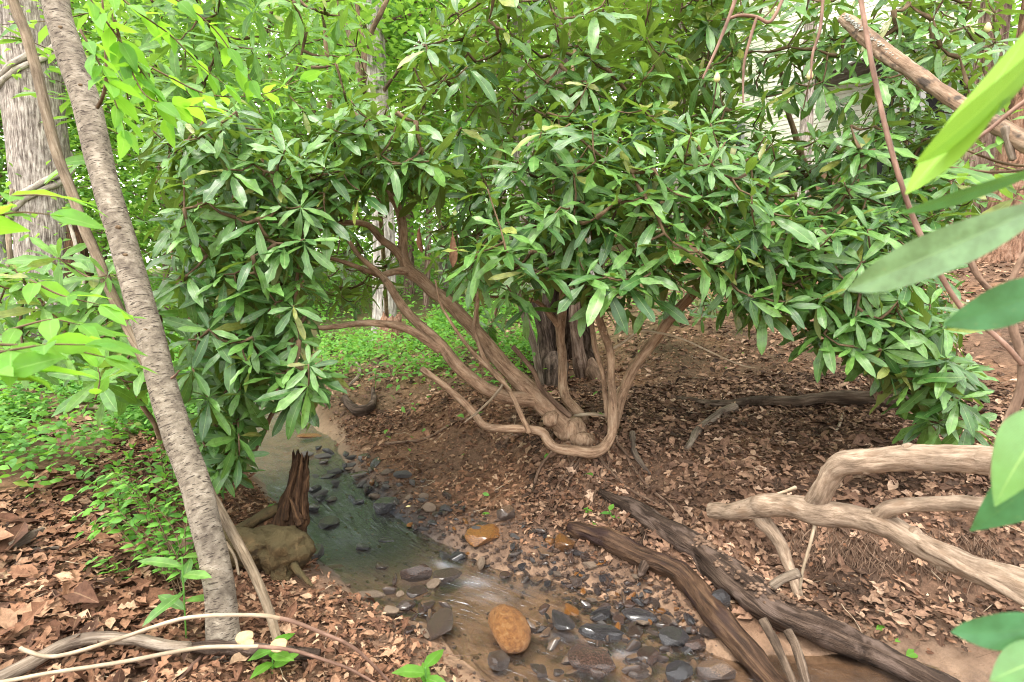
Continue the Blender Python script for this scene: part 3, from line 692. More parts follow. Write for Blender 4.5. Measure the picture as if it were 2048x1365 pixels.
stem_a('side', [(880, 700, 3.05, 10), (850, 678, 3.02, 9), (830, 665, 3.0, 8.5), (810, 657, 2.99, 8), (790, 651, 2.97, 8), (760, 648, 2.95, 7), (735, 646, 2.93, 7), (705, 648, 2.9, 6), (675, 653, 2.87, 5.5), (640, 657, 2.84, 5), (600, 650, 2.8, 4), (570, 630, 2.75, 3)], knobs=2)
stem_a('fork_left', [(812, 542, 3.33, 9), (790, 545, 3.28, 7), (760, 552, 3.2, 6), (740, 545, 3.15, 5), (700, 530, 3.1, 4.5), (650, 515, 3.05, 4), (600, 495, 3.0, 3)], 'rhodo_bark', 10)
stem_a('fork_up', [(806, 520, 3.34, 9), (785, 495, 3.3, 8), (762, 478, 3.25, 7), (735, 450, 3.2, 6), (690, 445, 3.1, 6), (640, 455, 3.05, 6), (590, 480, 2.95, 5)], 'rhodo_bark', 10)
stem_a('loop', [(843, 738, 3.0, 6.5), (862, 752, 3.02, 6.5), (905, 785, 3.05, 7), (945, 822, 3.08, 7.5), (968, 850, 3.08, 8), (1000, 857, 3.06, 7.5), (1030, 858, 3.05, 8), (1062, 860, 3.05, 9), (1085, 866, 3.06, 10), (1097, 884, 3.05, 10), (1115, 898, 3.04, 10), (1150, 901, 3.03, 10.5), (1182, 905, 3.03, 12), (1205, 895, 3.04, 11), (1222, 872, 3.08, 9.5), (1226, 845, 3.1, 10), (1226, 800, 3.13, 8.5), (1221, 755, 3.15, 8), (1222, 725, 3.15, 8.5), (1219, 695, 3.15, 8), (1205, 655, 3.12, 8), (1198, 630, 3.1, 7.5), (1198, 590, 3.08, 7.5), (1200, 540, 3.05, 7), (1190, 480, 3.0, 6), (1180, 420, 2.95, 5)], knobs=9)
stem_a('thin_up', [(1215, 835, 3.18, 5), (1210, 790, 3.2, 5), (1205, 745, 3.2, 5), (1192, 700, 3.2, 5.5), (1185, 655, 3.2, 5), (1180, 610, 3.18, 5), (1174, 575, 3.15, 5), (1165, 500, 3.1, 4.5), (1160, 430, 3.1, 4)], knobs=3)
stem_a('right', [(1225, 855, 3.25, 16), (1233, 825, 3.27, 15), (1240, 800, 3.28, 14), (1262, 748, 3.3, 13), (1285, 712, 3.3, 13), (1310, 680, 3.3, 13.5), (1330, 650, 3.28, 13.5), (1350, 625, 3.27, 13.5), (1385, 588, 3.23, 13), (1415, 550, 3.2, 12.5), (1438, 510, 3.17, 11), (1450, 470, 3.13, 9), (1470, 420, 3.1, 8), (1500, 370, 3.05, 6)], knobs=4)
stem_a('centre', [(1175, 850, 3.45, 14), (1150, 822, 3.45, 14), (1132, 800, 3.45, 13), (1124, 770, 3.46, 12), (1126, 720, 3.46, 12), (1122, 680, 3.45, 11.5), (1122, 645, 3.44, 13), (1125, 605, 3.42, 11), (1126, 560, 3.4, 10), (1120, 480, 3.35, 9), (1110, 400, 3.3, 8), (1115, 300, 3.3, 7), (1140, 200, 3.4, 6), (1150, 100, 3.5, 5)], knobs=5)
stem_a('centre_side', [(1118, 652, 3.44, 8), (1102, 632, 3.42, 6.5), (1085, 612, 3.4, 5), (1060, 600, 3.38, 4), (1000, 595, 3.3, 3), (950, 592, 3.2, 2.5)], 'rhodo_bark', 8)
stem_a('upright', [(1015, 778, 3.2, 5), (1000, 755, 3.18, 5), (980, 735, 3.15, 5), (966, 712, 3.12, 4.5), (955, 680, 3.1, 4.5), (948, 655, 3.1, 4), (957, 600, 3.1, 4), (960, 540, 3.05, 3.5), (955, 470, 3.0, 3)], 'rhodo_bark', 9, knobs=2)
stem_a('thin', [(1058, 866, 3.02, 5), (1042, 830, 3.02, 5), (1022, 790, 3.03, 5), (1010, 772, 3.03, 4.5), (985, 745, 3.02, 4), (950, 710, 3.0, 4), (920, 672, 2.98, 3.5), (900, 640, 2.95, 3), (880, 600, 2.93, 2.5), (870, 560, 2.9, 2)], 'rhodo_bark', 9)
stem_a('snag', [(1026, 694, 3.1, 5), (1048, 722, 3.12, 5), (1070, 748, 3.15, 5), (1082, 775, 3.17, 5), (1105, 800, 3.2, 5), (1140, 832, 3.25, 6)], 'root', 8)
stem_a('twig_right', [(1228, 698, 3.13, 3.5), (1252, 685, 3.1, 3), (1280, 665, 3.05, 3), (1320, 667, 3.0, 2.5), (1360, 678, 2.95, 2.2), (1420, 705, 2.9, 2), (1480, 728, 2.85, 1.6), (1510, 735, 2.8, 1.2)], 'cane', 6)
stem_a('cross', [(1005, 770, 3.0, 3), (985, 795, 2.98, 3), (955, 825, 2.95, 2.5), (930, 845, 2.93, 2)], 'pole', 6)
stem_a('foot', [(1150, 832, 3.4, 4), (1180, 828, 3.3, 3.5), (1215, 830, 3.25, 3.5)], 'cane', 6)
mb = MB(); lump(mb, at(1143, 862, 3.28), .085, 3, (1.1, .8, .95), .55, 3); lump(mb, at(1165, 880, 3.22), .06, 8, (1.3, .8, .8), .4); lump(mb, at(1100, 838, 3.2), .05, 12, (1, .8, 1), .4)
mb.build('root_crown', M['rhodo_bark'], shrub_a)
for k in range(14):
    px = rng.uniform(1060, 1250); g, d = gp(px, 905 + rng.uniform(-15, 15)); mb = MB()
    e = g + np.array([rng.uniform(-.25, .25), rng.uniform(-.35, -.1), 0]); e2 = g + (e - g) * rng.uniform(1.5, 2.1) + np.array([rng.uniform(-.1, .1), 0, 0])
    for q in (e, e2): q[2] = gz(q[0], q[1]) + .004
    tube(mb, [g + [0, .1, .06], g + [0, 0, .02], e, e2], [.012, .01, .007, .003], sides=6, rough=.15, wob=.02); mb.build('root', M['root'], shrub_a)

# --- logs and limbs
def ground_log(name, label, pts, mat, lift=.8, sides=18, cat='log', rough=.12, wob=.006, parent=None, part=None, **k):
    """pts: (px, py, half width px) lying on the ground"""
    p = np.array(pts, float)
    if name in ('creek_log', 'long_log'): p[:, 2] *= .84
    G, d = gpv(p[:, 0], p[:, 1] + p[:, 2] * .7)
    if name in ('creek_log', 'long_log'): lift = .5
    d = d - p[:, 2] * d / FPX * .3
    R = p[:, 2] * d / FPX
    P = at(p[:, 0], p[:, 1], d); P[:, 2] = np.maximum(P[:, 2], _gz_grid(P[:, :2]) + R * lift)
    mb = MB(); C, r = tube(mb, P, R, sides=sides, rough=rough, wob=wob, **k)
    if parent is None:
        t = thing(name, label, cat); mb.build(part or 'log_body', M[mat], t)
        return t, C, r
    mb.build(part, M[mat], parent); return parent, C, r
M['slope_wood'] = bark('weathered_slope_wood', (.035, .025, .018), (.12, .088, .065), (.24, .19, .15), (50, 50, 4), 1.0, spot=(.05, .035, .025), spot_scale=(12, 12, 5), spot_w=(.52, .62), bs=1.0, bd=.018)
t, C, r = ground_log('slope_log', 'dark weathered log lying across the leafy slope on the right', [(1345, 796, 4), (1393, 806, 6), (1451, 811, 8), (1520, 807, 10), (1589, 806, 11), (1641, 803, 13), (1692, 800, 15), (1744, 803, 15), (1795, 806, 14), (1850, 812, 12)], 'slope_wood', cap='flat', jag=.02, lift=1.15)
ground_log('', '', [(1470, 815, 9), (1445, 826, 8.5), (1420, 842, 8), (1393, 863, 7.5), (1372, 900, 6)], 'grey_log', parent=t, part='branch', sides=10)
t, CA_, rA_ = ground_log('creek_log', 'brown waterlogged log curving through the stones to the lower right', [(1140, 1056, 16), (1160, 1060, 22), (1224, 1083, 24), (1283, 1112, 26), (1362, 1146, 27), (1410, 1204, 27), (1445, 1250, 27), (1490, 1300, 28), (1540, 1360, 30), (1640, 1460, 32)], 'wet_log', cap='flat', jag=.03, sides=30, rough=.22, step=.014)
mb = MB(); px_tube(mb, [(1295, 1118, 2.5, 14), (1285, 1140, 2.45, 10), (1278, 1152, 2.42, 4)], sides=10, rough=.3); mb.build('broken_stub', M['dark_log'], t)
t, CB_, rB_ = ground_log('long_log', 'long dark rotting log running from the bank to the lower right corner', [(1200, 984, 10), (1232, 1000, 15), (1265, 1018, 20), (1327, 1055, 24), (1390, 1093, 28), (1431, 1130, 33), (1500, 1180, 40), (1559, 1228, 40), (1650, 1262, 34), (1725, 1295, 32), (1801, 1336, 31), (1870, 1372, 30), (1990, 1430, 30)], 'dark_log', cap='flat', sides=30, rough=.26, step=.014)
mb = MB()
for q in range(260):
    i = rng.integers(len(CB_) // 3, int(len(CB_) * .72)); a = rng.uniform(-1, 1)
    c = CB_[i] + np.array([a * rB_[i] * .8, -abs(a) * .01, rB_[i] * math.sqrt(max(0, 1 - a * a * .64)) * 1.04])
    lump(mb, c, rng.uniform(.004, .013), q, (1.3, 1, .7), .4, 1)
tag(mb.build('rotted_crumbs', M['root'], t), kind='stuff')
stub = MB(); px_tube(stub, [(1545, 1172, 2.12, 9), (1562, 1160, 2.1, 9), (1580, 1152, 2.08, 9), (1598, 1146, 2.06, 9)], sides=12, cap='flat'); stub.build('branch_stub', M['grey_log'], t)
for nm, lab, pts, mt in (
    ('prop_stick', 'short brown broken stick propped under the long log', [(1525, 1240, 2.0, 9), (1545, 1275, 1.95, 9), (1562, 1310, 1.9, 8.5), (1578, 1345, 1.85, 8), (1600, 1400, 1.8, 7)], 'slope_wood'),
    ('prop_stick', 'second brown stick standing right of the propped stick', [(1575, 1262, 1.98, 9), (1590, 1290, 1.94, 9), (1602, 1325, 1.88, 9), (1612, 1365, 1.83, 8), (1625, 1410, 1.78, 7)], 'slope_wood')):
    t = thing(nm, lab, 'stick'); pipe('stick_body', pts, mt, t, sides=12, rough=.12, cap='flat')

limb = thing('forked_limb', 'bleached smooth forked limb reaching in from the right over the bank', 'limb')
pipe('main_limb', [(1420, 1022, 2.66, 15), (1440, 1023, 2.62, 18), (1461, 1025, 2.58, 19), (1490, 1018, 2.52, 20), (1515, 1012, 2.48, 23), (1532, 1008, 2.44, 24), (1574, 1012, 2.36, 22), (1620, 1024, 2.28, 27), (1645, 1028, 2.24, 28), (1690, 1034, 2.18, 22), (1725, 1040, 2.13, 22), (1771, 1056, 2.06, 27), (1820, 1080, 1.98, 25), (1876, 1106, 1.9, 25), (1952, 1140, 1.8, 27), (2048, 1175, 1.68, 31), (2200, 1235, 1.52, 36)], 'bleached', limb, sides=34, rough=.11, wob=.01, knobs=9, step=.01)
pipe('upper_branch', [(1618, 1040, 2.32, 9), (1624, 1024, 2.3, 17), (1634, 1000, 2.26, 21), (1650, 970, 2.2, 20), (1668, 945, 2.16, 22), (1690, 929, 2.12, 24), (1725, 924, 2.07, 23), (1801, 918, 1.97, 25), (1876, 920, 1.88, 28), (1952, 923, 1.8, 27), (1995, 924, 1.75, 28), (2150, 918, 1.6, 32)], 'bleached', limb, sides=32, rough=.1, wob=.008, knobs=7, step=.01)
pipe('side_branch', [(1728, 1048, 2.14, 8), (1745, 1042, 2.11, 13), (1765, 1028, 2.07, 16), (1785, 1016, 2.02, 15), (1838, 1009, 1.96, 14.5), (1914, 1008, 1.86, 14.5), (1970, 1010, 1.78, 15), (2150, 1016, 1.6, 17)], 'bleached', limb, sides=24, rough=.09, wob=.006, knobs=3, step=.01)
pipe('down_leg', [(1508, 1008, 2.52, 10), (1516, 1024, 2.49, 17), (1527, 1044, 2.46, 17), (1545, 1065, 2.43, 14), (1563, 1093, 2.4, 12.5), (1576, 1128, 2.37, 11), (1588, 1160, 2.34, 10), (1598, 1195, 2.31, 9)], 'bleached', limb, sides=16, rough=.08, knobs=1)
pipe('splintered_branch', [(1838, 1088, 1.94, 9), (1858, 1098, 1.89, 10), (1895, 1118, 1.83, 9), (1933, 1140, 1.78, 8), (1990, 1170, 1.7, 8), (2060, 1212, 1.62, 8), (2200, 1280, 1.5, 8)], 'bleached', limb, sides=12, rough=.1)
pipe('stub', [(1860, 1105, 1.93, 12), (1868, 1125, 1.91, 9), (1872, 1134, 1.9, 4)], 'bleached', limb, rough=.25)
pipe('twig', [(1552, 990, 2.42, 3), (1575, 982, 2.4, 3.5), (1592, 975, 2.38, 4)], 'cane', limb, sides=7)
pipe('twig', [(1630, 1050, 2.25, 3.5), (1620, 1090, 2.25, 3.2), (1606, 1140, 2.26, 3), (1600, 1180, 2.28, 2.5)], 'cane', limb, sides=7)

# --- stump and mossy root on the near bank
t = thing('rotten_stump', 'dark rotten upright stump standing beside the creek', 'stump')
def jagged(rr, s, ang):
    tt = s / s[-1]
    return rr * (1 + .28 * np.sin(ang * 3 + 1)[None] * (tt[:, None]) + .15 * np.sin(ang * 7 + s[:, None] * 9))
pipe('stump_body', [(580, 1070, 2.62, 32), (583, 1035, 2.63, 25), (588, 1005, 2.64, 22), (594, 975, 2.65, 18), (600, 945, 2.66, 18), (602, 918, 2.67, 14)], 'rotten', t, sides=34, rough=.34, jag=.05, shape=jagged, step=.01, cap='flat')
for sp in ([(572, 1040, 2.58, 9), (580, 990, 2.6, 8), (590, 940, 2.62, 7), (596, 905, 2.63, 3.5)], [(606, 1040, 2.58, 8), (607, 990, 2.6, 8), (612, 950, 2.61, 6), (612, 925, 2.62, 2.5)], [(592, 1030, 2.56, 7), (596, 985, 2.58, 6), (600, 945, 2.6, 5), (604, 912, 2.61, 2)], [(600, 1050, 2.54, 9), (590, 1020, 2.55, 6), (583, 1000, 2.57, 3)]):
    pipe('splinter', sp, 'rotten', t, sides=12, rough=.35, step=.008, jag=.02)
pipe('splinter', [(611, 985, 2.6, 7), (613, 955, 2.61, 6), (611, 928, 2.62, 3)], 'rotten', t, sides=9, rough=.3)
pipe('side_log', [(470, 1066, 2.66, 13), (500, 1048, 2.66, 13), (530, 1030, 2.65, 12), (556, 1016, 2.64, 10)], 'mossy', t, sides=14, rough=.15)
t = thing('mossy_root', 'bulky olive mossy root log in front of the rotten stump', 'root')
mb = MB(); px_tube(mb, [(340, 1100, 2.6, 22), (380, 1105, 2.58, 32), (430, 1105, 2.55, 38), (490, 1098, 2.52, 38), (540, 1092, 2.5, 38), (580, 1092, 2.5, 34), (612, 1085, 2.52, 18)], sides=24, rough=.13)
lump(mb, at(568, 1108, 2.44), .095, 5, (1.05, .9, 1.05), .4, 4); lump(mb, at(520, 1090, 2.44), .085, 9, (1.4, .9, .8), .35, 4); lump(mb, at(572, 1135, 2.42), .065, 6, (.8, .9, 1), .4, 4)
lump(mb, at(470, 1075, 2.5), .06, 19, (1.5, .8, .8), .4, 3); lump(mb, at(600, 1098, 2.46), .045, 29, (.9, .9, 1.2), .4, 3)
for V in mb.V:
    V += norm(V - V.mean(0)) * (.034 * fbm(V * 11, 3) + .02 * np.abs(fbm(V * 30, 3)) + .008 * fbm(V * 80, 2))[:, None]
mb.build('root_body', M['mossy'], t)
pipe('root_prong', [(586, 1128, 2.4, 8), (600, 1148, 2.37, 7), (612, 1160, 2.34, 5), (624, 1172, 2.32, 2.5)], 'mossy', t, sides=10, rough=.15)
pipe('root_prong', [(452, 1085, 2.4, 3), (470, 1115, 2.35, 3), (478, 1150, 2.3, 2.5)], 'pole', t, sides=6)
pipe('broken_end', [(345, 1098, 2.55, 20), (390, 1080, 2.52, 18), (420, 1072, 2.5, 12)], 'root', t, sides=14, rough=.25, jag=.03)

# --- branch, canes and shelf fungi on the near bank
t = thing('fallen_branch', 'grey bent fallen branch lying in the leaves at the lower left', 'branch')
pipe('branch_body', [(-60, 1385, 1.63, 14), (0, 1357, 1.68, 14), (69, 1322, 1.74, 13), (120, 1293, 1.79, 12.5), (165, 1280, 1.82, 12), (207, 1277, 1.83, 12), (275, 1280, 1.84, 11), (327, 1291, 1.83, 11), (379, 1294, 1.84, 10)], 'grey_log', t, sides=16, rough=.1)
pipe('dark_end', [(370, 1296, 1.85, 11), (448, 1296, 1.86, 14), (516, 1302, 1.86, 14), (580, 1306, 1.87, 12), (640, 1309, 1.88, 10)], 'dark_log', t, sides=16, rough=.16, cap='flat')
M['fungus'] = plain('shelf_fungus', (.36, .26, .14), .7, .25, 60, .2, .002)
def fungus(label, px, py, w, d):
    mb = MB(); c = at(px, py, d); R = w * d / FPX
    V, T = ico(3); k = 1 + .12 * fbm(V * 2 + px, 2); P = V * k[:, None] * np.array([R, R * .85, R * .2]); P[:, 2] += .25 * R * (P[:, 0] / R) ** 2
    a = .5; P = P @ np.array([[1, 0, 0], [0, math.cos(a), math.sin(a)], [0, -math.sin(a), math.cos(a)]])
    me = mesh_np('shelf_fungus', P + c, [T]); link('shelf_fungus', me, M['fungus'], label=label, cat='mushroom', group='pale shelf fungi on the fallen branch')
fungus('upper cream shelf fungus beside the leaning trunk foot', 490, 1276, 17, 1.8)
fungus('lower cream shelf fungus touching the upper one beside the trunk foot', 496, 1289, 13, 1.77)
fungus('lone cream shelf fungus at the foot of the thin pole', 558, 1291, 17, 1.78)
t = thing('arching_cane', 'long pale arching cane crossing in front of the leaning trunk', 'cane')
pipe('cane_stem', [(40, 1296, 1.7, 4), (52, 1302, 1.7, 4), (90, 1313, 1.68, 4), (138, 1308, 1.66, 4), (241, 1277, 1.63, 4), (344, 1243, 1.6, 4), (413, 1232, 1.6, 4), (517, 1231, 1.6, 4), (560, 1237, 1.61, 4)], 'cane', t, sides=8, rough=.03)
pipe('cane_tip', [(558, 1236.5, 1.61, 4), (585, 1243, 1.62, 4), (637, 1263, 1.64, 3.8), (700, 1291, 1.67, 3.5), (735, 1320, 1.7, 3.2), (780, 1365, 1.74, 3)], 'red_cane', t, sides=8, rough=.03)
t = thing('arching_cane', 'lower pale cane running along the bottom left edge', 'cane')
pipe('cane_stem', [(-60, 1372, 1.5, 4), (0, 1365, 1.52, 4), (103, 1346, 1.55, 4), (241, 1325, 1.58, 4), (344, 1305, 1.6, 4), (413, 1295, 1.62, 4), (517, 1293, 1.63, 3.8)], 'cane', t, sides=8, rough=.03)
pipe('cane_tip', [(515, 1293, 1.63, 3.8), (585, 1301, 1.64, 3.5), (654, 1322, 1.66, 3.3), (700, 1339, 1.68, 3), (760, 1372, 1.7, 2.5)], 'red_cane', t, sides=8, rough=.03)

# --- limb, vines and twigs at the upper right
t = thing('dead_limb', 'broken dead limb with lichen crossing the upper right leaves', 'limb')
pipe('limb_body', [(1684, 36, 1.95, 10), (1700, 47, 1.93, 13), (1720, 64, 1.9, 15), (1770, 104, 1.83, 15), (1800, 125, 1.79, 15), (1830, 146, 1.75, 14), (1900, 196, 1.66, 14), (1960, 232, 1.58, 14.5), (2048, 284, 1.48, 17), (2200, 375, 1.35, 20)], 'lichen_limb', t, sides=20, rough=.12, jag=.015, wob=.004, step=.012)
M['lichen'] = plain('pale_lichen', (.38, .38, .34), .9, .4, 90, .5, .004)
mb = MB()
for q in range(110):
    px, w = (rng.uniform(1690, 1725), 9) if q < 60 else (rng.uniform(1725, 1800), 8)
    yc = 36 + (px - 1684) * .8
    c = at(px + rng.uniform(-4, 4), yc - rng.uniform(4, 13), 1.93 - (px - 1690) * .0013 - .015); lump(mb, c, rng.uniform(.002, .006), q, (1, 1, .6), .5, 1)
tag(mb.build('lichen', M['lichen'], t), kind='stuff')
pipe('side_twig', [(2010, 255, 1.5, 8), (2018, 290, 1.5, 7), (2026, 320, 1.5, 6)], 'grey_log', t, sides=8)
t = thing('hanging_vine', 'long thin reddish vine hanging down the right side of the view', 'vine')
pipe('vine_stem', [(1712, -80, 1.35, 4.5), (1722, 0, 1.34, 4.8), (1735, 80, 1.33, 4.8), (1750, 160, 1.32, 4.8), (1772, 260, 1.31, 4.8), (1800, 360, 1.3, 4.8), (1830, 445, 1.3, 5), (1870, 530, 1.29, 5), (1920, 612, 1.28, 5), (1970, 655, 1.27, 5), (2010, 690, 1.26, 5), (2045, 730, 1.25, 5)], 'red_cane', t, sides=9, rough=.08, knobs=8)
t = thing('upright_stem', 'bent brown stem at the right edge behind the near leaves', 'stem')
pipe('stem', [(2022, 640, 1.3, 7), (2030, 672, 1.29, 7.5), (2043, 711, 1.28, 8), (2046, 741, 1.28, 8.5), (2040, 785, 1.28, 8.5), (2022, 832, 1.28, 9), (2005, 880, 1.28, 10), (1990, 960, 1.3, 11)], 'root', t, sides=12)
pipe('twig', [(1936, 480, 1.4, 5), (1939, 500, 1.4, 5.5), (1942, 525, 1.39, 5.5), (1959, 557, 1.38, 5.5), (1984, 583, 1.37, 5.5), (2003, 590, 1.36, 6), (2021, 565, 1.35, 5.5), (2040, 525, 1.34, 5.5), (2062, 495, 1.33, 5.5), (2120, 440, 1.3, 5)], 'root', t, sides=10, knobs=3)
def hang(label, ptss):
    t = thing('hanging_twig', label, 'twig', 'bare twigs hanging among the upper right leaves')
    for p in ptss: pipe('twig_stem', p, 'red_cane', t, sides=7, rough=.1)
hang('longest bare forked twig hanging over the pale house wall', [[(1478, -40, 1.8, 4), (1470, 0, 1.8, 4), (1456, 40, 1.8, 3.6), (1432, 100, 1.8, 3), (1405, 158, 1.8, 2)], [(1456, 38, 1.8, 3), (1480, 31, 1.8, 3), (1512, 34, 1.8, 3.2), (1540, 44, 1.8, 3.5), (1565, 0, 1.8, 3.5), (1590, -60, 1.8, 3.5)], [(1513, 35, 1.8, 3), (1500, 80, 1.8, 3), (1488, 130, 1.8, 2.6), (1486, 205, 1.8, 1.6)]])
hang('single bare twig hanging left of the dead limb', [[(1648, -40, 1.75, 3.5), (1646, 0, 1.75, 3.5), (1640, 60, 1.75, 3.2), (1625, 110, 1.75, 2.6), (1622, 158, 1.75, 2)]])
hang('bare brown twig crossing the dead limb near the right edge', [[(2060, 195, 1.35, 4.5), (2020, 225, 1.36, 4.5), (1975, 262, 1.38, 4), (1920, 300, 1.4, 3)]])

# --- roots and small logs on the far bank
t, C, r = ground_log('curved_root', 'dark curled root lying on the far bank behind the left leaves', [(690, 800, 7), (700, 815, 9), (718, 826, 11), (740, 822, 9), (748, 800, 6), (746, 780, 4)], 'dark_log', sides=12, cat='root', lift=1.2)
for i, (pts, lab) in enumerate([
    ([(700, 775, 4), (720, 745, 4), (705, 715, 3), (690, 690, 3)], 'bent grey dead stick among the background greenery'),
    ([(770, 890, 3), (850, 878, 3), (915, 845, 2.5), (960, 838, 2)], 'thin root running along the bare far bank'),
    ([(1265, 870, 6), (1270, 910, 6), (1285, 935, 5), (1300, 950, 3)], 'short grey root poking down the bank right of the shrub'),
    ([(0, 1108, 4), (50, 1100, 4), (100, 1096, 3.5), (150, 1092, 3)], 'pale thin stick lying in leaves at the left edge'),
    ([(20, 1098, 9), (60, 1080, 10), (85, 1068, 9)], 'short grey mossy log piece in the left leaves'),
    ([(180, 955, 4), (240, 975, 5), (290, 990, 4), (340, 985, 3)], 'pale branch lying under the left shrub'),
    ([(140, 815, 3), (200, 818, 5), (260, 812, 4)], 'pale fallen branch in the green ground cover'),
    ([(1690, 815, 3), (1680, 845, 3), (1670, 870, 3)], 'short tan stick leaning below the slope log'),
    ([(1525, 905, 3), (1545, 880, 3), (1590, 850, 2.5)], 'thin red-brown stick on the leafy slope'),
    ([(1385, 1055, 3), (1405, 1025, 3), (1440, 990, 2.5)], 'thin dark stick near the tip of the bleached limb'),
    ([(1000, 905, 3), (1020, 880, 3), (1045, 868, 3)], 'short root below the looping stem'),
    ([(360, 1365, 4), (400, 1320, 4), (440, 1270, 3), (470, 1215, 2.5)], 'slanting reddish twig in front of the leaning trunk')]):
    ground_log('fallen_stick', lab, pts, ['grey_log', 'root', 'grey_log', 'grey_log', 'grey_log', 'cane', 'cane', 'cane', 'root', 'root', 'root', 'red_cane'][i], sides=8, cat='stick', part='stick_body', lift=1.3)
t = thing('broken_stump', 'reddish splintered old stump at the foot of the pale trunk', 'stump')
g, d = gp(778, 700); hw = 24 * d / FPX
mb = MB(); tube(mb, [g + [0, .1, -.1], g + [0, .1, .2], g + [.02, .1, .42]], [hw * 1.2, hw, hw * .8], sides=20, rough=.25, jag=.08, cap='flat'); mb.build('stump_body', M['red_bark'], t)

# ------------------------------------------------------------------ house and deck up the slope
M['siding'] = plain('cream_siding_paint', (.84, .81, .74), .6, .05, 3, .05, .002)
M['trim'] = plain('grey_trim_paint', (.42, .41, .42), .6, .08, 4, .05, .002)
M['deck_wood'] = plain('weathered_deck_wood', (.16, .14, .135), .85, .3, 9, .3, .004)
M['void'] = plain('under_deck_shade', (.02, .02, .022), .95, .3, 5, .1, .003)  # near-black colour standing in for the shade under the deck
M['shingle'] = plain('grey_roof_shingle', (.12, .12, .125), .9, .3, 12, .4, .004)
M['glass'] = plain('window_glass', (.05, .06, .07), .08, .1, 3, 0.0, .001, spec=.8)
def box_me(name, lo, hi):
    lo = np.array(lo, float); hi = np.array(hi, float)
    V = np.array([[(lo, hi)[i][0], (lo, hi)[j][1], (lo, hi)[k][2]] for i in (0, 1) for j in (0, 1) for k in (0, 1)])
    F = np.array([(0, 1, 3, 2), (4, 6, 7, 5), (0, 4, 5, 1), (2, 3, 7, 6), (0, 2, 6, 4), (1, 5, 7, 3)])
    return mesh_np(name, V, [F], smooth=False)
def box(name, lo, hi, mat, parent, **k): return link(name, box_me(name, lo, hi), M[mat], parent, **k)
A_ = at(1365, 300, 15.2)[:2]; B_ = at(1850, 300, 11.2)[:2]
house = thing('house', 'cream clapboard house on the slope glimpsed through the upper right leaves', 'house')
Lh = float(np.linalg.norm(B_ - A_)); hz0 = gz(*((A_ + B_) / 2)) + .2
house.location = (A_[0], A_[1], hz0); house.rotation_euler = (0, 0, math.atan2(B_[1] - A_[1], B_[0] - A_[0]))
box('wall', (0, .03, -2.2), (Lh, 5, 5.6), 'siding', house)
bd = box_me('siding_board', (0, -.012, 0), (Lh, .028, .096))
nb_ = 54
for k in range(nb_):
    o = link('siding_board', bd, M['siding'], house); o.location = (0, 0, -.3 + k * .105); o.rotation_euler = (math.radians(-6), 0, 0)
box('corner_board', (-.08, -.05, -.5), (.06, .04, 5.6), 'trim', house); box('corner_board', (Lh - .06, -.05, -.5), (Lh + .08, .04, 5.6), 'trim', house)
box('foundation', (-.02, -.005, -2.3), (Lh + .02, .027, -.32), 'trim', house)
w = box('window', (1.1, -.04, .2), (1.75, .03, 1.15), 'trim', house); box('window_pane', (1.17, -.046, .27), (1.68, -.04, 1.08), 'glass', w)
rf = MB(); V = np.array([[-.5, -.6, 5.55], [Lh + .5, -.6, 5.55], [Lh + .5, 2.5, 7.2], [-.5, 2.5, 7.2], [Lh + .5, 5.6, 5.55], [-.5, 5.6, 5.55]])
link('roof', mesh_np('roof', np.vstack([V, V + [0, 0, .12]]), [np.array([(0, 1, 2, 3), (3, 2, 4, 5), (6, 9, 8, 7), (9, 11, 10, 8), (0, 6, 7, 1), (4, 10, 11, 5)])], smooth=False), M['shingle'], house)
deck = thing('deck', 'grey wooden deck on posts with dark shade beneath at upper right', 'deck')
dc = at(1830, 175, 10.4); dzg = gz(dc[0], dc[1]); deck.location = (dc[0], dc[1], dzg); deck.rotation_euler = (0, 0, math.radians(20))
ztop = float(at(1830, 100, 10.4)[2] - dzg)
for k in range(9): box('deck_board', (-.55 + k * .29, -.1, ztop - .04), (-.55 + k * .29 + .27, 2.2, ztop), 'deck_wood', deck)
box('fascia', (-.6, -.14, ztop - .42), (2.1, -.1, ztop - .002), 'deck_wood', deck)
for x in (-.45, .05, .95, 1.9): box('post', (x, -.09, -.6), (x + .14, .05, ztop - .045), 'trim', deck)
box('shade_sheet', (-.55, .25, -.6), (2.1, .3, ztop - .05), 'void', deck)  # dark sheet added in place of the shaded gap beneath the deck
box('brace', (-.45, -.12, .18), (.3, -.095, .3), 'trim', deck)
box('railing', (-.6, -.13, ztop + .85), (2.1, -.05, ztop + .93), 'trim', deck)
for k in range(18): box('baluster', (-.55 + k * .15, -.11, ztop + .002), (-.55 + k * .15 + .04, -.07, ztop + .85), 'siding', deck)

# ------------------------------------------------------------------ stones
M['slate'] = stone_mat('wet_slate', (.012, .011, .013), (.034, .031, .035), (.085, .074, .078), .2, spec=.8)
M['brown_stone'] = stone_mat('wet_brown_stone', (.022, .013, .01), (.07, .038, .028), (.15, .085, .058), .22, spec=.7)
M['rust'] = stone_mat('rusty_stone', (.035, .016, .009), (.27, .105, .02), (.46, .21, .04), .34)
M['egg'] = stone_mat('orange_brown_stone', (.15, .055, .016), (.3, .125, .03), (.38, .21, .08), .42, 5, spec=.6)
M['tan_stone'] = stone_mat('dry_tan_stone', (.15, .11, .08), (.25, .19, .14), (.34, .27, .21), .75, spec=.3)
M['speckled'] = stone_mat('speckled_wet_stone', (.016, .012, .01), (.05, .034, .028), (.11, .07, .05), .24, spec=.7, speck=(.27, .14, .07))
M['silted'] = stone_mat('silted_stone', (.03, .02, .016), (.075, .05, .04), (.14, .095, .07), .35, sediment=(.24, .145, .085))
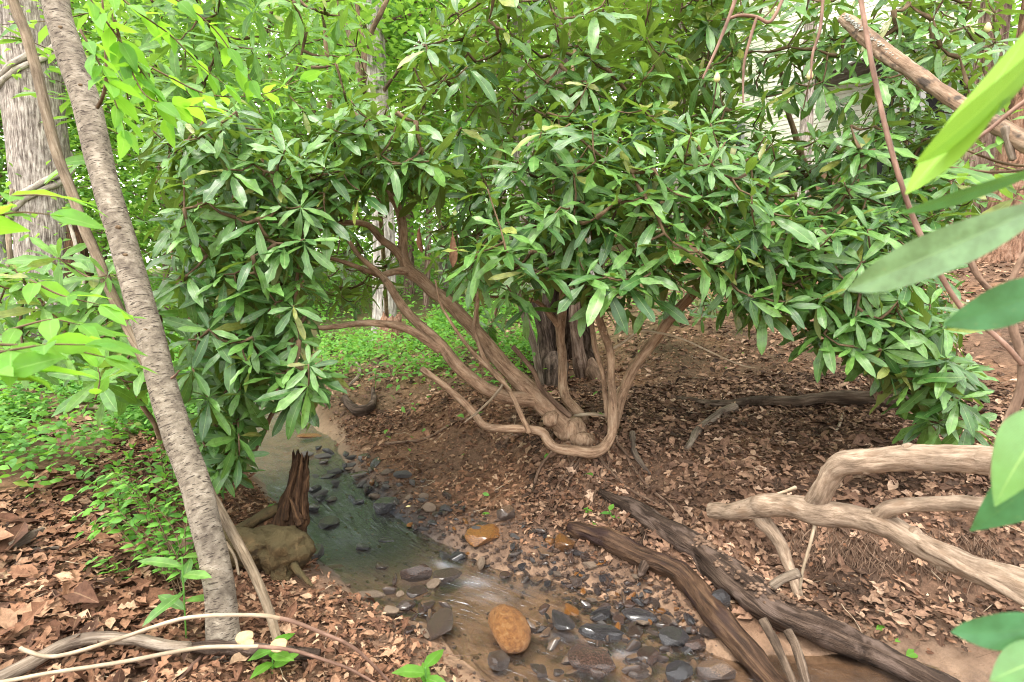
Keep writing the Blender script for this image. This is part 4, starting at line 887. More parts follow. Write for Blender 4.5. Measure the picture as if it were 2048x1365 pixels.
M['grey_stone'] = stone_mat('grey_stone', (.05, .047, .047), (.12, .112, .11), (.2, .19, .18), .55, spec=.35)

def stone_me(k, smooth=.5, flat=.0, sub=3):
    V, T = ico(sub); r = 1 + (1 - smooth) * (.6 * fbm(V * .9 + k * 7.1, 2) + .3 * fbm(V * 2.6 + k, 3))
    P = V * r[:, None]
    q = np.random.default_rng(k)
    for _ in range(int((1 - smooth) * 22)):         # broken faces
        nrm = norm(q.normal(size=3)); c = q.uniform(.45, .8); s = P @ nrm
        P = P - np.maximum(s - c, 0)[:, None] * nrm * .9
    me = mesh_np('stone', P, [T])
    if smooth < .7: me.set_sharp_from_angle(angle=math.radians(26))
    return me
VAR = [stone_me(k, s) for k, s in enumerate((.9, .75, .55, .45, .35, .3, .4, .5, .6, .3))]
def stone(px, py, w, h, mat, var=3, rot=0, tilt=0, thick=.55, label=None, sink=.35, group=None, dadd=0, roll=0):
    """px, py: centre in the photograph; w, h: apparent size in pixels"""
    g, d = gp(px, py + h * .32); d += dadd
    q, zl, e = creek(g[None, :2])
    if q[0] < 1.15 and g[2] < zl[0] - .012:
        d *= (CAM[2] - zl[0] + .012) / (CAM[2] - g[2]); g = at(px, py + h * .32, d)
    sx = w * d / FPX / 2
    el = math.asin(max(.2, (CAM[2] - g[2]) / np.linalg.norm(CAM - g))); hh = h * d / FPX / 2
    sz = min(sx, hh) * thick * 1.2; sy = max(.3 * sx, (hh - sz * math.cos(el) * .8) / max(.35, math.sin(el)))
    c = at(px, py, d); zc = max(g[2] + sz * (1 - sink), -9)
    me = VAR[var % len(VAR)].copy() if VAR[var % len(VAR)].materials else VAR[var % len(VAR)]
    key = (var % len(VAR), mat)
    if key not in SM: m_ = VAR[var % len(VAR)].copy(); m_.materials.append(M[mat]); SM[key] = m_
    o = bpy.data.objects.new('stone', SM[key]); col.objects.link(o)
    o.location = (c[0], g[1] + sy * .3, zc); o.scale = (sx, sy, sz); o.rotation_euler = (tilt, roll, rot)
    return tag(o, label, 'stone', group)
SM = {}
stone(1018, 1250, 86, 118, 'egg', 1, .18, .1, .6, 'big smooth orange-brown oval stone standing in the creek')
stone(768, 1014, 76, 46, 'slate', 4, .1, 0, .8, 'dark slate block with a curved face at the water edge')
stone(858, 1018, 30, 26, 'tan_stone', 1, 0, 0, .8, 'rounded tan stone right of the dark slate block')
stone(847, 995, 22, 18, 'tan_stone', 1, .4, 0, .8, 'small pale round stone just above the rounded tan stone')
stone(962, 1073, 110, 56, 'rust', 4, .12, .05, .6, 'broad bright orange rusty slab beside the creek')
stone(1015, 1027, 44, 44, 'silted', 2, .1, 0, .7, 'round rusty-brown stone above the orange slab')
stone(1128, 1092, 62, 56, 'rust', 5, -.3, 0, .7, 'two-tone dark and orange stone at the end of the creek log')
stone(838, 1148, 76, 44, 'brown_stone', 2, .1, 0, .8, 'wet purple-brown stone with water running round it')
stone(740, 1189, 78, 28, 'tan_stone', 3, .05, 0, .5, 'flat tan stone at the near edge of the creek')
stone(872, 1252, 70, 86, 'speckled', 4, -.2, 0, .55, 'large dark speckled stone left of the orange oval stone')
stone(998, 1320, 54, 58, 'speckled', 3, .3, 0, .7, 'dark speckled stone just below the orange oval stone')
stone(1122, 1240, 58, 76, 'slate', 5, .3, 0, .5, 'dark ridged slab right of the orange oval stone')
stone(1208, 1264, 110, 48, 'slate', 3, -.15, 0, .6, 'long shiny black stone in the middle of the wet cluster')
stone(1280, 1231, 74, 40, 'slate', 1, -.2, .0, .5, 'flat purple-grey stone above the shiny black stone')
stone(1190, 1312, 116, 80, 'brown_stone', 3, -.4, 0, .4, 'broad flat dark brown stone at the bottom of the creek')
stone(1345, 1277, 86, 52, 'slate', 4, -.3, 0, .6, 'shiny dark angular stone right of the flat purple stone')
stone(1396, 1291, 50, 34, 'brown_stone', 2, 0, 0, .6, 'small glossy brown stone beside the creek log')
stone(1366, 1345, 70, 58, 'slate', 2, .3, 0, .6, 'dark grey stone at the bottom edge near the creek log')
stone(1442, 1345, 90, 62, 'silted', 2, -.1, 0, .6, 'large brown stone dusted with sand beside the creek log foot')
stone(1296, 1315, 70, 44, 'brown_stone', 4, .2, 0, .6, 'dark reddish stone left of the bottom grey stone')
stone(1280, 1345, 56, 36, 'speckled', 3, .1, 0, .6, 'mottled brown stone at the bottom centre edge')
stone(1205, 1225, 62, 36, 'slate', 6, .5, 0, .5, 'tilted thin slate piece above the long shiny stone')
stone(1440, 1205, 66, 60, 'slate', 2, .1, 0, .8, 'black wet stone wedged between the two logs')
stone(1085, 1100, 34, 44, 'silted', 5, .5, 0, .4, 'upright flat stone beside the two-tone stone')
stone(1112, 1130, 20, 44, 'slate', 6, -.4, 0, .5, 'thin upright slate sliver below the two-tone stone')
stone(1072, 1150, 62, 36, 'silted', 4, .2, 0, .3, 'flat silted stone half sunk at the sand edge')
stone(1008, 1152, 32, 22, 'brown_stone', 4, 0, 0, .6, 'small dark stone in the sand right of the rapids')
stone(895, 1145, 70, 40, 'speckled', 3, .3, 0, .4, 'mottled low stone right of the purple-brown stone')
stone(830, 1185, 60, 30, 'brown_stone', 4, .2, 0, .5, 'dark wet ledge stone below the purple-brown stone')
stone(812, 1210, 44, 38, 'brown_stone', 6, -.4, 0, .6, 'angular reddish stone at the lip of the rapids')
stone(780, 1222, 48, 32, 'tan_stone', 5, .1, 0, .5, 'flat grey-brown stone half buried in near leaves')
stone(846, 1212, 24, 40, 'brown_stone', 6, .2, 0, .7, 'narrow upright reddish stone above the speckled stone')
stone(806, 948, 44, 24, 'grey_stone', 3, .1, 0, .6, 'flat grey stone high on the far stony bank')
stone(648, 912, 42, 18, 'grey_stone', 2, 0, 0, .5, 'flat grey stone beside the upper pool')
stone(652, 1046, 58, 34, 'slate', 4, .2, 0, .5, 'black stone breaking the water left of the slate block')
stone(724, 1096, 44, 26, 'slate', 5, .1, 0, .6, 'black stone in midstream with water folding over it')
stone(773, 1080, 38, 16, 'slate', 3, 0, 0, .5, 'small low black stone right of midstream')
stone(672, 1134, 48, 18, 'speckled', 3, 0, 0, .5, 'low dark pebbled stone at the near water edge')
stone(762, 1134, 40, 24, 'speckled', 5, 0, 0, .6, 'dark rough stone left of the purple-brown stone')
stone(630, 1108, 36, 48, 'slate', 4, .2, 0, .8, 'black stone tucked under the mossy root')
stone(625, 1018, 40, 26, 'slate', 5, 0, 0, .7, 'black mossy stone at the foot of the rotten stump')
stone(655, 952, 36, 18, 'slate', 6, 0, 0, .6, 'jagged black stone in the upper pool')
stone(660, 1000, 28, 18, 'brown_stone', 4, 0, 0, .6, 'brown stone at the head of the riffle')
stone(720, 950, 60, 22, 'brown_stone', 7, 0, 0, .6, 'dark stony hump at the top of the riffle')
stone(700, 930, 34, 18, 'grey_stone', 6, 0, 0, .6, 'angular grey stone above the riffle')
stone(726, 915, 36, 20, 'brown_stone', 4, 0, 0, .7, 'brown broken stone on the bank above the riffle')
stone(620, 870, 60, 18, 'rust', 3, 0, 0, .4, 'flat orange stone beside the upper pool')
stone(775, 944, 30, 22, 'tan_stone', 6, 0, 0, .7, 'buff angular stone left of the flat grey stone')
stone(790, 1005, 30, 20, 'grey_stone', 3, 0, 0, .6, 'small grey stone perched behind the slate block')
pol = [(660, 930), (800, 930), (880, 985), (1000, 1040), (1130, 1060), (1240, 1130), (1350, 1190), (1420, 1270), (1400, 1340), (1250, 1280), (1120, 1200), (1000, 1140), (860, 1110), (800, 1030), (700, 980)]
def inpoly(px, py, poly):
    px = np.asarray(px); py = np.asarray(py); r = np.zeros(len(px), bool); p = np.array(poly, float)
    for i in range(len(p)):
        (x1, y1), (x2, y2) = p[i - 1], p[i]
        c = ((y1 > py) != (y2 > py)) & (px < (x2 - x1) * (py - y1) / (y2 - y1 + 1e-12) + x1); r ^= c
    return r
qx = rng.uniform(640, 1440, 5000); qy = rng.uniform(900, 1365, 5000); k = inpoly(qx, qy, pol); qx, qy = qx[k], qy[k]
mts = ['slate', 'brown_stone', 'brown_stone', 'speckled', 'tan_stone', 'rust', 'grey_stone', 'slate']
for i in range(230):
    w = (12 + 30 * rng.random() ** 1.8) * (qy[i] / 1150); stone(qx[i], qy[i], w, w * rng.uniform(.45, .75), mts[rng.integers(0, 8)], rng.integers(2, 10), rng.uniform(0, 3), rng.uniform(-.2, .2), rng.uniform(.5, .9), 'small loose stone among the gravel on the stony creek bed', group='small stones along the creek bed', sink=.2)
cl_px = [(1060, 1190), (1180, 1180), (1300, 1200), (1420, 1260), (1440, 1370), (1080, 1370), (1040, 1260)]
near_px = [(770, 1150), (880, 1160), (900, 1230), (840, 1290), (780, 1230)]
top_px = [(600, 900), (720, 890), (800, 950), (760, 1010), (640, 1020)]
for poly, nn, lab, grp, ms in ((cl_px, 70, 'wet flat stone in the crowded stones left of the creek log', 'wet stones crowded left of the creek log', ['slate', 'brown_stone', 'brown_stone', 'silted', 'speckled', 'silted', 'rust']), (near_px, 16, 'reddish stone at the near lip of the rapids', 'stones at the near lip of the rapids', ['brown_stone', 'silted', 'tan_stone']), (top_px, 26, 'black stone breaking the riffle beside the rotten stump', 'stones in the riffle by the stump', ['slate', 'slate', 'brown_stone', 'grey_stone'])):
    p_ = np.array(poly); k = 0
    while k < nn:
        x_, y_ = rng.uniform(p_[:, 0].min(), p_[:, 0].max()), rng.uniform(p_[:, 1].min(), p_[:, 1].max())
        if not inpoly([x_], [y_], poly)[0]: continue
        w = rng.uniform(22, 52) * (y_ / 1250); stone(x_, y_, w, w * rng.uniform(.4, .7), ms[rng.integers(0, len(ms))], rng.integers(2, 10), rng.uniform(0, 3), rng.uniform(-.25, .25), rng.uniform(.5, .9), lab, group=grp, sink=.25, roll=rng.uniform(-.3, .3)); k += 1
# gravel
V0, T0 = ico(1); gx = rng.uniform(620, 1460, 9000); gy = rng.uniform(900, 1400, 9000); k = inpoly(gx, gy, [(x, y) for x, y in pol]) | ((rng.random(9000) < .12) & inpoly(gx, gy, [(620, 900), (900, 930), (1200, 1020), (1420, 1200), (1460, 1390), (800, 1390), (640, 1150)]))
G, d = gpv(gx[k], gy[k]); Vs = []; Ts = []
for i in range(len(G)):
    s = rng.uniform(.004, .014); P = V0 * (1 + .3 * rng.normal(size=(len(V0), 1)) * .5) * s * np.array([1, rng.uniform(.6, 1), rng.uniform(.35, .7)]) + G[i] + [0, 0, s * .2]
    Vs.append(P); Ts.append(T0 + i * len(V0))
M['gravel'] = stone_mat('creek_gravel', (.04, .028, .022), (.13, .08, .055), (.28, .18, .12), .45, 45)
link('gravel', mesh_np('gravel', np.concatenate(Vs), [np.concatenate(Ts)], smooth=False), M['gravel'], kind='stuff', label='fine brown gravel between the creek stones')

# ------------------------------------------------------------------ leaves
def leaf_template(kind, droop=.15, fold=.12, wave=0.0, across=3, seed=0, twist=0.0):
    """unit leaf along +X, normal +Z; returns V, quads, luv"""
    if kind == 'rhodo': ts = [-.1, .0, .16, .36, .58, .78, .92, 1.0]; ws = [.008, .012, .065, .108, .13, .112, .058, .004]
    elif kind == 'ovate': ts = [-.14, 0, .14, .34, .58, .8, 1.0]; ws = [.006, .01, .15, .225, .2, .11, .004]
    elif kind == 'lance': ts = [-.05, 0, .2, .45, .7, .88, 1.0]; ws = [.006, .01, .1, .15, .13, .07, .004]
    elif kind == 'small': ts = [0, .3, .68, 1.0]; ws = [.01, .26, .22, .004]
    elif kind == 'maple': ts = [0, .3, .62, 1.0]; ws = [.03, .42, .3, .01]
    elif kind == 'oak': ts = [-.15, 0, .18, .3, .45, .6, .75, .88, 1.0]; ws = [.006, .03, .2, .1, .3, .14, .26, .1, .01]
    elif kind == 'oak_flat': ts = [-.12, .14, .3, .5, .7, 1.0]; ws = [.01, .2, .11, .3, .15, .01]
    elif kind == 'diamond': ts = [0, .42, 1.0]; ws = [.03, .42, .01]
    elif kind == 'beech': ts = [-.1, 0, .25, .5, .75, 1.0]; ws = [.006, .03, .2, .25, .17, .01]
    q = np.random.default_rng(seed); ts = np.array(ts); ws = np.array(ws); n = len(ts)
    s = np.linspace(-1, 1, across); V = []; L = []
    for i, (t, w) in enumerate(zip(ts, ws)):
        for c in s:
            y = c * w * (1 + .08 * q.normal())
            z = -droop * max(t, 0) ** 2 * 1.1 + fold * abs(y) * (1 if across < 5 or abs(c) < .6 else .8) + wave * w * math.sin(t * 14 + c * 2 + seed) * abs(c)
            z += twist * y * t
            V.append((t, y, z)); L.append((t, c, 0))
    i = (np.arange(n - 1)[:, None] * across + np.arange(across - 1)[None]).ravel()
    return np.array(V), np.stack([i, i + across, i + across + 1, i + 1], 1), np.array(L)

def leaf_frames(D, N):
    D = norm(D); S = norm(np.cross(N, D)); N = np.cross(D, S); return D, S, N

def leaf_mass(name, tmpls, P, D, N, L, var=None, rnd=None):
    """many leaves in one mesh"""
    D, S, N = leaf_frames(D, N); n = len(P)
    var = rng.integers(0, len(tmpls), n) if var is None else var; rnd = rng.random(n) if rnd is None else rnd
    Vs, Qs, As = [], [], []; o = 0
    for k, (V, Q, A) in enumerate(tmpls):
        i = np.where(var == k)[0]
        if not len(i): continue
        W = P[i][:, None] + L[i][:, None, None] * (V[None, :, 0:1] * D[i][:, None] + V[None, :, 1:2] * S[i][:, None] + V[None, :, 2:3] * N[i][:, None])
        a = np.repeat(A[None], len(i), 0).copy(); a[:, :, 2] = rnd[i][:, None]
        Vs.append(W.reshape(-1, 3)); As.append(a.reshape(-1, 3)); Qs.append((Q[None] + (np.arange(len(i)) * len(V))[:, None, None]).reshape(-1, 4) + o); o += W.shape[0] * W.shape[1]
    return mesh_np(name, np.concatenate(Vs), [np.concatenate(Qs)], {'luv': np.concatenate(As)})

def leaf_objs(meshes, mats, P, D, N, L, parent, name='leaf', **k):
    D, S, N = leaf_frames(np.asarray(D, float), np.asarray(N, float)); out = []
    for i in range(len(P)):
        o = bpy.data.objects.new(name, meshes[rng.integers(0, len(meshes))]); col.objects.link(o)
        m = Matrix.Identity(4)
        for r in range(3): m[r][0], m[r][1], m[r][2], m[r][3] = D[i][r] * L[i], S[i][r] * L[i], N[i][r] * L[i], P[i][r]
        if parent is not None: o.parent = parent
        o.matrix_world = m; out.append(tag(o, **k))
    return out

def tmesh(name, t, mat):
    me = mesh_np(name, t[0], [t[1]], {'luv': t[2]}); me.materials.append(M[mat]); return me
RH = [leaf_template('rhodo', d, f, w, 3, s, tw) for s, (d, f, w, tw) in enumerate(((.06, .15, .1, .1), (.16, .2, .15, -.2), (.28, .12, .12, .15), (.4, .25, .2, -.1), (.12, .35, .25, .3), (.22, .05, .3, -.3)))]
RH5 = [leaf_template('rhodo', d, f, w, 5, s, tw) for s, (d, f, w, tw) in enumerate(((.06, .2, .25, .1), (.16, .3, .3, -.2), (.3, .2, .3, .25), (.48, .35, .35, -.1), (.12, .5, .4, .4), (.24, .1, .45, -.4), (.1, -.2, .3, .2)))]

def sample_whorls(polys, mind=.085):
    pts = []
    for poly, d0, d1, n in polys:
        p = np.array(poly); got = 0; tries = 0
        while got < n and tries < n * 30:
            tries += 1
            x = rng.uniform(p[:, 0].min(), p[:, 0].max()); y = rng.uniform(p[:, 1].min(), p[:, 1].max())
            if not inpoly([x], [y], poly)[0]: continue
            d = d0 + (d1 - d0) * rng.random() ** 1.3
            P = at(x, y, d)
            if P[2] < _gz_grid(P[None, :2])[0] + .1: continue
            if pts and np.min(np.linalg.norm(np.array(pts) - P, axis=1)) < mind: continue
            pts.append(P); got += 1
    return np.array(pts)

def grow_twigs(starts, tips, maxlen=.5):
    """join every tip to the nearest wood, nearest first; returns chains of (points, parent chain)"""
    nodes = [np.asarray(p, float) for p in starts]; owner = [(-1, 0)] * len(nodes); chains = []
    A = np.array(nodes); rest = list(range(len(tips)))
    dist = np.array([np.min(np.linalg.norm(A - t, axis=1)) for t in tips]); src = np.array([int(np.argmin(np.linalg.norm(A - t, axis=1))) for t in tips])
    while rest:
        k = min(rest, key=lambda i: dist[i]); rest.remove(k)
        a = nodes[src[k]]; b = tips[k]; L = np.linalg.norm(b - a); n = max(2, int(L / .09) + 1)
        t = np.linspace(0, 1, n + 1)[:, None]; sag = np.array([0, 0, -1.0]) * L * .1 * np.sin(t * math.pi)
        side = norm(rng.normal(size=3)) * L * .06 * np.sin(t * math.pi * rng.uniform(.8, 1.8)); side[-1] = 0
        pts = a + (b - a) * t + sag + side; cid = len(chains); chains.append([pts, owner[src[k]], 1])
        ni = len(nodes)
        for j in range(1, n + 1):
            nodes.append(pts[j]); owner.append((cid, j))
        new = pts[1:]
        if rest:
            R = np.array(rest); D = np.linalg.norm(tips[R][:, None] - new[None], axis=2) + .04; j = D.argmin(1); dm = D.min(1)
            better = dm < dist[R]; dist[R[better]] = dm[better]; src[R[better]] = ni + j[better]
    for c in reversed(chains):
        p = c[1][0]
        if p >= 0: chains[p][2] += c[2]
    return chains

def whorl_leaves(tips, centre, L0, nl=(8, 13), up=1.0, cam_pull=.1, droop=.0):
    P, D, N, L = [], [], [], []
    for tp in tips:
        out = norm((tp - centre) * np.array([1, 1, .4])); tc = norm(CAM - tp)
        ax = norm(np.array([0, 0, up]) + out * .5 + tc * cam_pull + rng.normal(size=3) * .32)
        u = norm(np.cross(ax, rng.normal(size=3))); w = np.cross(ax, u); n = rng.integers(*nl); dw = droop + max(0, rng.normal() * .22); a0 = rng.uniform(0, 6.28); s0 = L0 * rng.uniform(.7, 1.2)
        for k in range(n):
            a = a0 + k * 2.39996; f = k / n
            el = math.radians(40 - 66 * f ** .8 + rng.normal() * 14) - dw
            r = math.cos(a) * u + math.sin(a) * w; d = r * math.cos(el) + ax * math.sin(el); nn = ax * math.cos(el) - r * math.sin(el)
            P.append(tp - ax * (.035 * f) + d * .012); D.append(d); N.append(nn + rng.normal(size=3) * .28); L.append(s0 * (.62 + .42 * min(1, f * 2.2)) * rng.uniform(.85, 1.1))
    return np.array(P), np.array(D), np.array(N), np.array(L)

def foliage(shrub, tips, starts, centre, mat='rhodo', L0=.19, nparts=300, nl=(6, 12), twig_r=.0034, cam_pull=.1, droop=0.0):
    chains = grow_twigs(starts, tips); mb = MB()
    for pts, own, cnt in chains:
        r0 = twig_r * (1 + .55 * math.sqrt(cnt - 1 + .2)); r0 = min(r0, .014)
        tube(mb, pts, np.linspace(r0, twig_r, len(pts)), sides=5, step=.06, rough=.0)
    tag(mb.build('twigs', M['twig'], shrub), kind='stuff')
    P, D, N, L = whorl_leaves(tips, centre, L0, nl, cam_pull=cam_pull, droop=droop)
    L = L * np.clip(1.0 - .1 * (proj(P)[2] - 2.3), .8, 1.0)
    px, py, d = proj(P + D * (L * .5)[:, None]); inside = (px > 0) & (px < 2048) & (py > 0) & (py < 1365) & (d > .3)
    score = np.where(inside, L / np.maximum(d, .3), 0); o = np.argsort(-score); near = o[:nparts]; rest = o[nparts:]
    ms = [tmesh('leaf', t, mat) for t in RH5]
    leaf_objs(ms, None, P[near], D[near], N[near], L[near], shrub)
    if len(rest): tag(link('foliage', leaf_mass('foliage', RH, P[rest], D[rest], N[rest], L[rest]), M[mat], shrub), kind='stuff')
    return P, D, N, L

# --- central rhododendron
tA = sample_whorls([
    ([(930, 590), (960, 400), (1000, 330), (1110, 240), (1300, 210), (1470, 280), (1560, 380), (1520, 470), (1430, 560), (1330, 540), (1250, 585), (1180, 560), (1060, 570)], 2.3, 3.1, 190),
    ([(1000, 560), (1440, 560), (1420, 610), (1300, 640), (1040, 620)], 2.5, 3.0, 9),
    ([(720, 330), (800, 150), (1000, -40), (1450, -40), (1480, 250), (1200, 430), (1000, 500), (880, 420)], 2.8, 4.3, 280),
    ([(560, 330), (700, 200), (850, 240), (860, 330), (750, 370), (680, 430), (560, 450)], 2.4, 3.3, 95),
    ([(890, 440), (1000, 440), (1000, 550), (930, 560)], 2.8, 3.5, 14),
    ([(800, 160), (900, -60), (1440, -60), (1440, 200), (1150, 240)], 2.6, 3.6, 75),
    ([(620, 430), (780, 430), (800, 560), (720, 620), (620, 590)], 3.5, 4.4, 30),
    ([(1000, -300), (1500, -300), (1500, -40), (900, -40)], 2.8, 4.2, 50)])
stA = np.concatenate([STEMS_A[k][0][-max(2, int(len(STEMS_A[k][0]) * f)):] for k, f in (('low', .4), ('lower', .25), ('side', .4), ('fork_left', .6), ('fork_up', .6), ('loop', .1), ('thin_up', .3), ('right', .35), ('centre', .45), ('centre_side', .4), ('upright', .4), ('thin', .2))])
foliage(shrub_a, tA, stA, at(1130, 500, 3.3), 'rhodo', .17, 300)

def own_shrub(label, root_px, root_py, stems, polys, mat, L0, nparts, centre, name='rhododendron', nl=(8, 13), mind=.1, **k):
    """a shrub with its own stems from the ground; stems: list of pixel paths starting near the root"""
    t = thing(name, label, 'shrub'); st = []
    for s in stems:
        o, (C, r) = pipe('stem', s, 'rhodo_bark', t, sides=10, rough=.08, wob=.01); st.append(C[len(C) // 3:])
    tips = sample_whorls(polys, mind); foliage(t, tips, np.concatenate(st), centre, mat, L0, nparts, nl, **k)
    return t
# --- dark mass on the left over the creek
own_shrub('dense dark rhododendron overhanging the creek left of the central stems', 600, 880,
    [[(480, 940, 3.1, 6), (490, 860, 3.0, 6), (510, 760, 2.95, 6), (520, 640, 2.9, 6), (500, 520, 2.85, 5), (470, 400, 2.8, 4), (450, 300, 2.8, 3)], [(485, 940, 3.1, 5), (530, 860, 2.95, 4.5), (570, 760, 2.8, 4), (590, 640, 2.7, 4), (600, 520, 2.65, 3)], [(475, 940, 3.1, 5), (460, 850, 3.0, 5), (430, 780, 2.9, 4), (380, 640, 2.85, 4), (340, 480, 2.8, 3)]],
    [([(300, 260), (420, 200), (580, 250), (600, 400), (630, 540), (620, 640), (590, 740), (530, 800), (460, 820), (400, 800), (360, 690), (320, 520)], 2.3, 3.4, 260),
     ([(600, 720), (650, 740), (640, 790), (600, 800), (560, 780)], 2.3, 2.6, 8),
     ([(400, 820), (480, 820), (480, 910), (460, 950), (430, 940), (390, 890)], 2.45, 2.95, 30)], 'rhodo', .16, 300, at(480, 600, 3.1), droop=.15, mind=.085)
# --- lighter shrub at the far left
own_shrub('light green rhododendron with long leaves at the left edge behind the banded trunk', 300, 850,
    [[(330, 900, 3.3, 5), (300, 830, 3.1, 4.5), (250, 760, 2.9, 4), (190, 700, 2.75, 3.5), (120, 640, 2.6, 3), (60, 580, 2.5, 2.5)], [(335, 900, 3.3, 4), (330, 760, 3.1, 4), (300, 640, 3.0, 3), (240, 590, 2.9, 3)]],
    [([(-60, 560), (60, 510), (180, 520), (300, 560), (330, 640), (320, 760), (220, 790), (120, 720), (0, 700)], 2.35, 3.1, 62)], 'rhodo_lit', .17, 250, at(200, 700, 3.2), nl=(7, 11), mind=.13)
# --- drooping mass on the right slope
own_shrub('low drooping rhododendron branches over the leafy slope on the right', 1700, 700,
    [[(1760, 800, 3.55, 8), (1730, 720, 3.45, 8), (1690, 620, 3.3, 7), (1640, 520, 3.1, 6), (1580, 450, 2.95, 4)], [(1755, 800, 3.55, 7), (1790, 720, 3.4, 6), (1830, 640, 3.2, 5), (1850, 560, 3.05, 4)], [(1765, 800, 3.55, 6), (1800, 760, 3.3, 5), (1840, 740, 3.1, 4), (1880, 760, 2.9, 3), (1900, 800, 2.75, 2.5)]],
    [([(1440, 470), (1580, 400), (1760, 440), (1880, 540), (1930, 660), (1900, 720), (1760, 720), (1660, 680), (1560, 640), (1440, 600)], 2.4, 3.3, 195),
     ([(1760, 700), (1920, 690), (1960, 800), (1930, 870), (1850, 850), (1780, 800)], 2.4, 2.9, 26)], 'rhodo', .165, 300, at(1720, 560, 3.3), droop=.1, mind=.085)
# --- upper right shrub with buds, in front of the house
shr_e = own_shrub('pale-leaved rhododendron with plump flower buds in front of the house', 1750, 520,
    [[(1730, 690, 4.3, 9), (1700, 600, 4.1, 8), (1660, 480, 3.9, 8), (1620, 360, 3.7, 7), (1580, 240, 3.5, 5), (1560, 120, 3.4, 4)], [(1740, 690, 4.3, 8), (1780, 560, 4.0, 7), (1800, 420, 3.7, 6), (1810, 300, 3.5, 5), (1800, 180, 3.4, 4)], [(1735, 690, 4.3, 6), (1860, 560, 3.9, 6), (1900, 440, 3.6, 5), (1890, 330, 3.4, 4)]],
    [([(1400, 240), (1480, 230), (1560, 290), (1660, 260), (1780, 270), (1900, 330), (1960, 400), (1850, 480), (1700, 450), (1560, 420), (1450, 330)], 2.6, 3.7, 145),
     ([(1380, -60), (1480, -60), (1480, 200), (1400, 220)], 2.8, 4.0, 36),
     ([(1480, -60), (1700, -60), (1700, 230), (1480, 230)], 2.7, 3.6, 48),
     ([(1700, -60), (2000, -60), (2000, 200), (1880, 330), (1700, 260)], 2.6, 3.6, 92)], 'rhodo', .155, 300, at(1700, 350, 3.8), mind=.085)
M['bud'] = plain('cream_flower_bud', (.62, .55, .26), .6, .2, 40, .2, .002)
for bx, by in ((1434, 155), (1735, 40), (1800, 35), (1975, 55), (1620, 150), (1790, 420)):
    c = at(bx, by, 2.75); V, T = ico(2); P = V * np.array([.014, .014, .026]); P[:, :2] *= np.clip(1.1 - P[:, 2:] / .06, .4, 1.4); link('flower_bud', mesh_np('flower_bud', P + c, [T]), M['bud'], shr_e)
    mb = MB(); tube(mb, [c + [0, .05, -.16], c + [0, .02, -.08], c - [0, 0, .02]], .0035, sides=5, rough=0); mb.build('bud_stalk', M['twig'], shr_e)
# --- loose shrub at the upper left
own_shrub('loose rhododendron filling the upper left between the banded trunk and forked stem', 560, 760,
    [[(560, 790, 4.9, 9), (550, 600, 4.5, 9), (540, 420, 4.2, 8), (520, 280, 4.0, 6), (480, 150, 3.8, 4)], [(565, 790, 4.9, 8), (600, 560, 4.4, 7), (640, 350, 4.0, 6), (660, 200, 3.8, 5), (650, 60, 3.7, 4)], [(555, 790, 4.9, 6), (460, 560, 4.4, 6), (380, 360, 4.0, 5), (320, 220, 3.7, 4), (280, 100, 3.5, 3)]],
    [([(200, -80), (720, -80), (740, 180), (640, 330), (480, 300), (300, 330), (240, 180)], 2.9, 4.6, 235)], 'rhodo_lit', .16, 300, at(500, 250, 4.2))
# --- small shrubs on the slope behind
own_shrub('small dark rhododendron on the slope behind the right stem', 1330, 560,
    [[(1330, 640, 6.0, 5), (1330, 560, 5.7, 5), (1320, 480, 5.5, 4), (1300, 400, 5.3, 3)], [(1335, 640, 6.0, 5), (1400, 560, 5.6, 4), (1440, 500, 5.4, 3)]],
    [([(1210, 420), (1500, 420), (1520, 560), (1400, 640), (1230, 620)], 4.6, 6.0, 60)], 'rhodo', .17, 120, at(1350, 520, 5.6))
own_shrub('small dark rhododendron low behind the leaning stems', 930, 600,
    [[(960, 690, 6.0, 4), (950, 600, 5.7, 4), (930, 500, 5.4, 3)], [(965, 690, 6.0, 4), (1000, 600, 5.5, 3), (1010, 520, 5.3, 3)]],
    [([(830, 420), (1060, 420), (1070, 600), (980, 660), (880, 560)], 4.5, 5.8, 46)], 'rhodo', .17, 120, at(950, 520, 5.4))
dl = thing('dead_leaf', 'larger curled brown dead leaf hanging from a twig in the shrub centre', 'leaf')
Td = leaf_template('rhodo', .1, 1.2, .3, 5, 3); me = mesh_np('blade', Td[0], [Td[1]], {'luv': Td[2]}); me.materials.append(M['litter'])
leaf_objs([me], None, np.array([at(905, 470, 2.7)]), np.array([[.02, -.1, -1.0]]), np.array([[.3, -1, 0]]), np.array([.16]), dl, 'blade')
dl = thing('dead_leaf', 'smaller brown dead leaf hanging beside the main leaning stems', 'leaf')
leaf_objs([me], None, np.array([at(839, 455, 2.8)]), np.array([[.05, -.05, -1.0]]), np.array([[-.4, -1, 0]]), np.array([.13]), dl, 'blade')

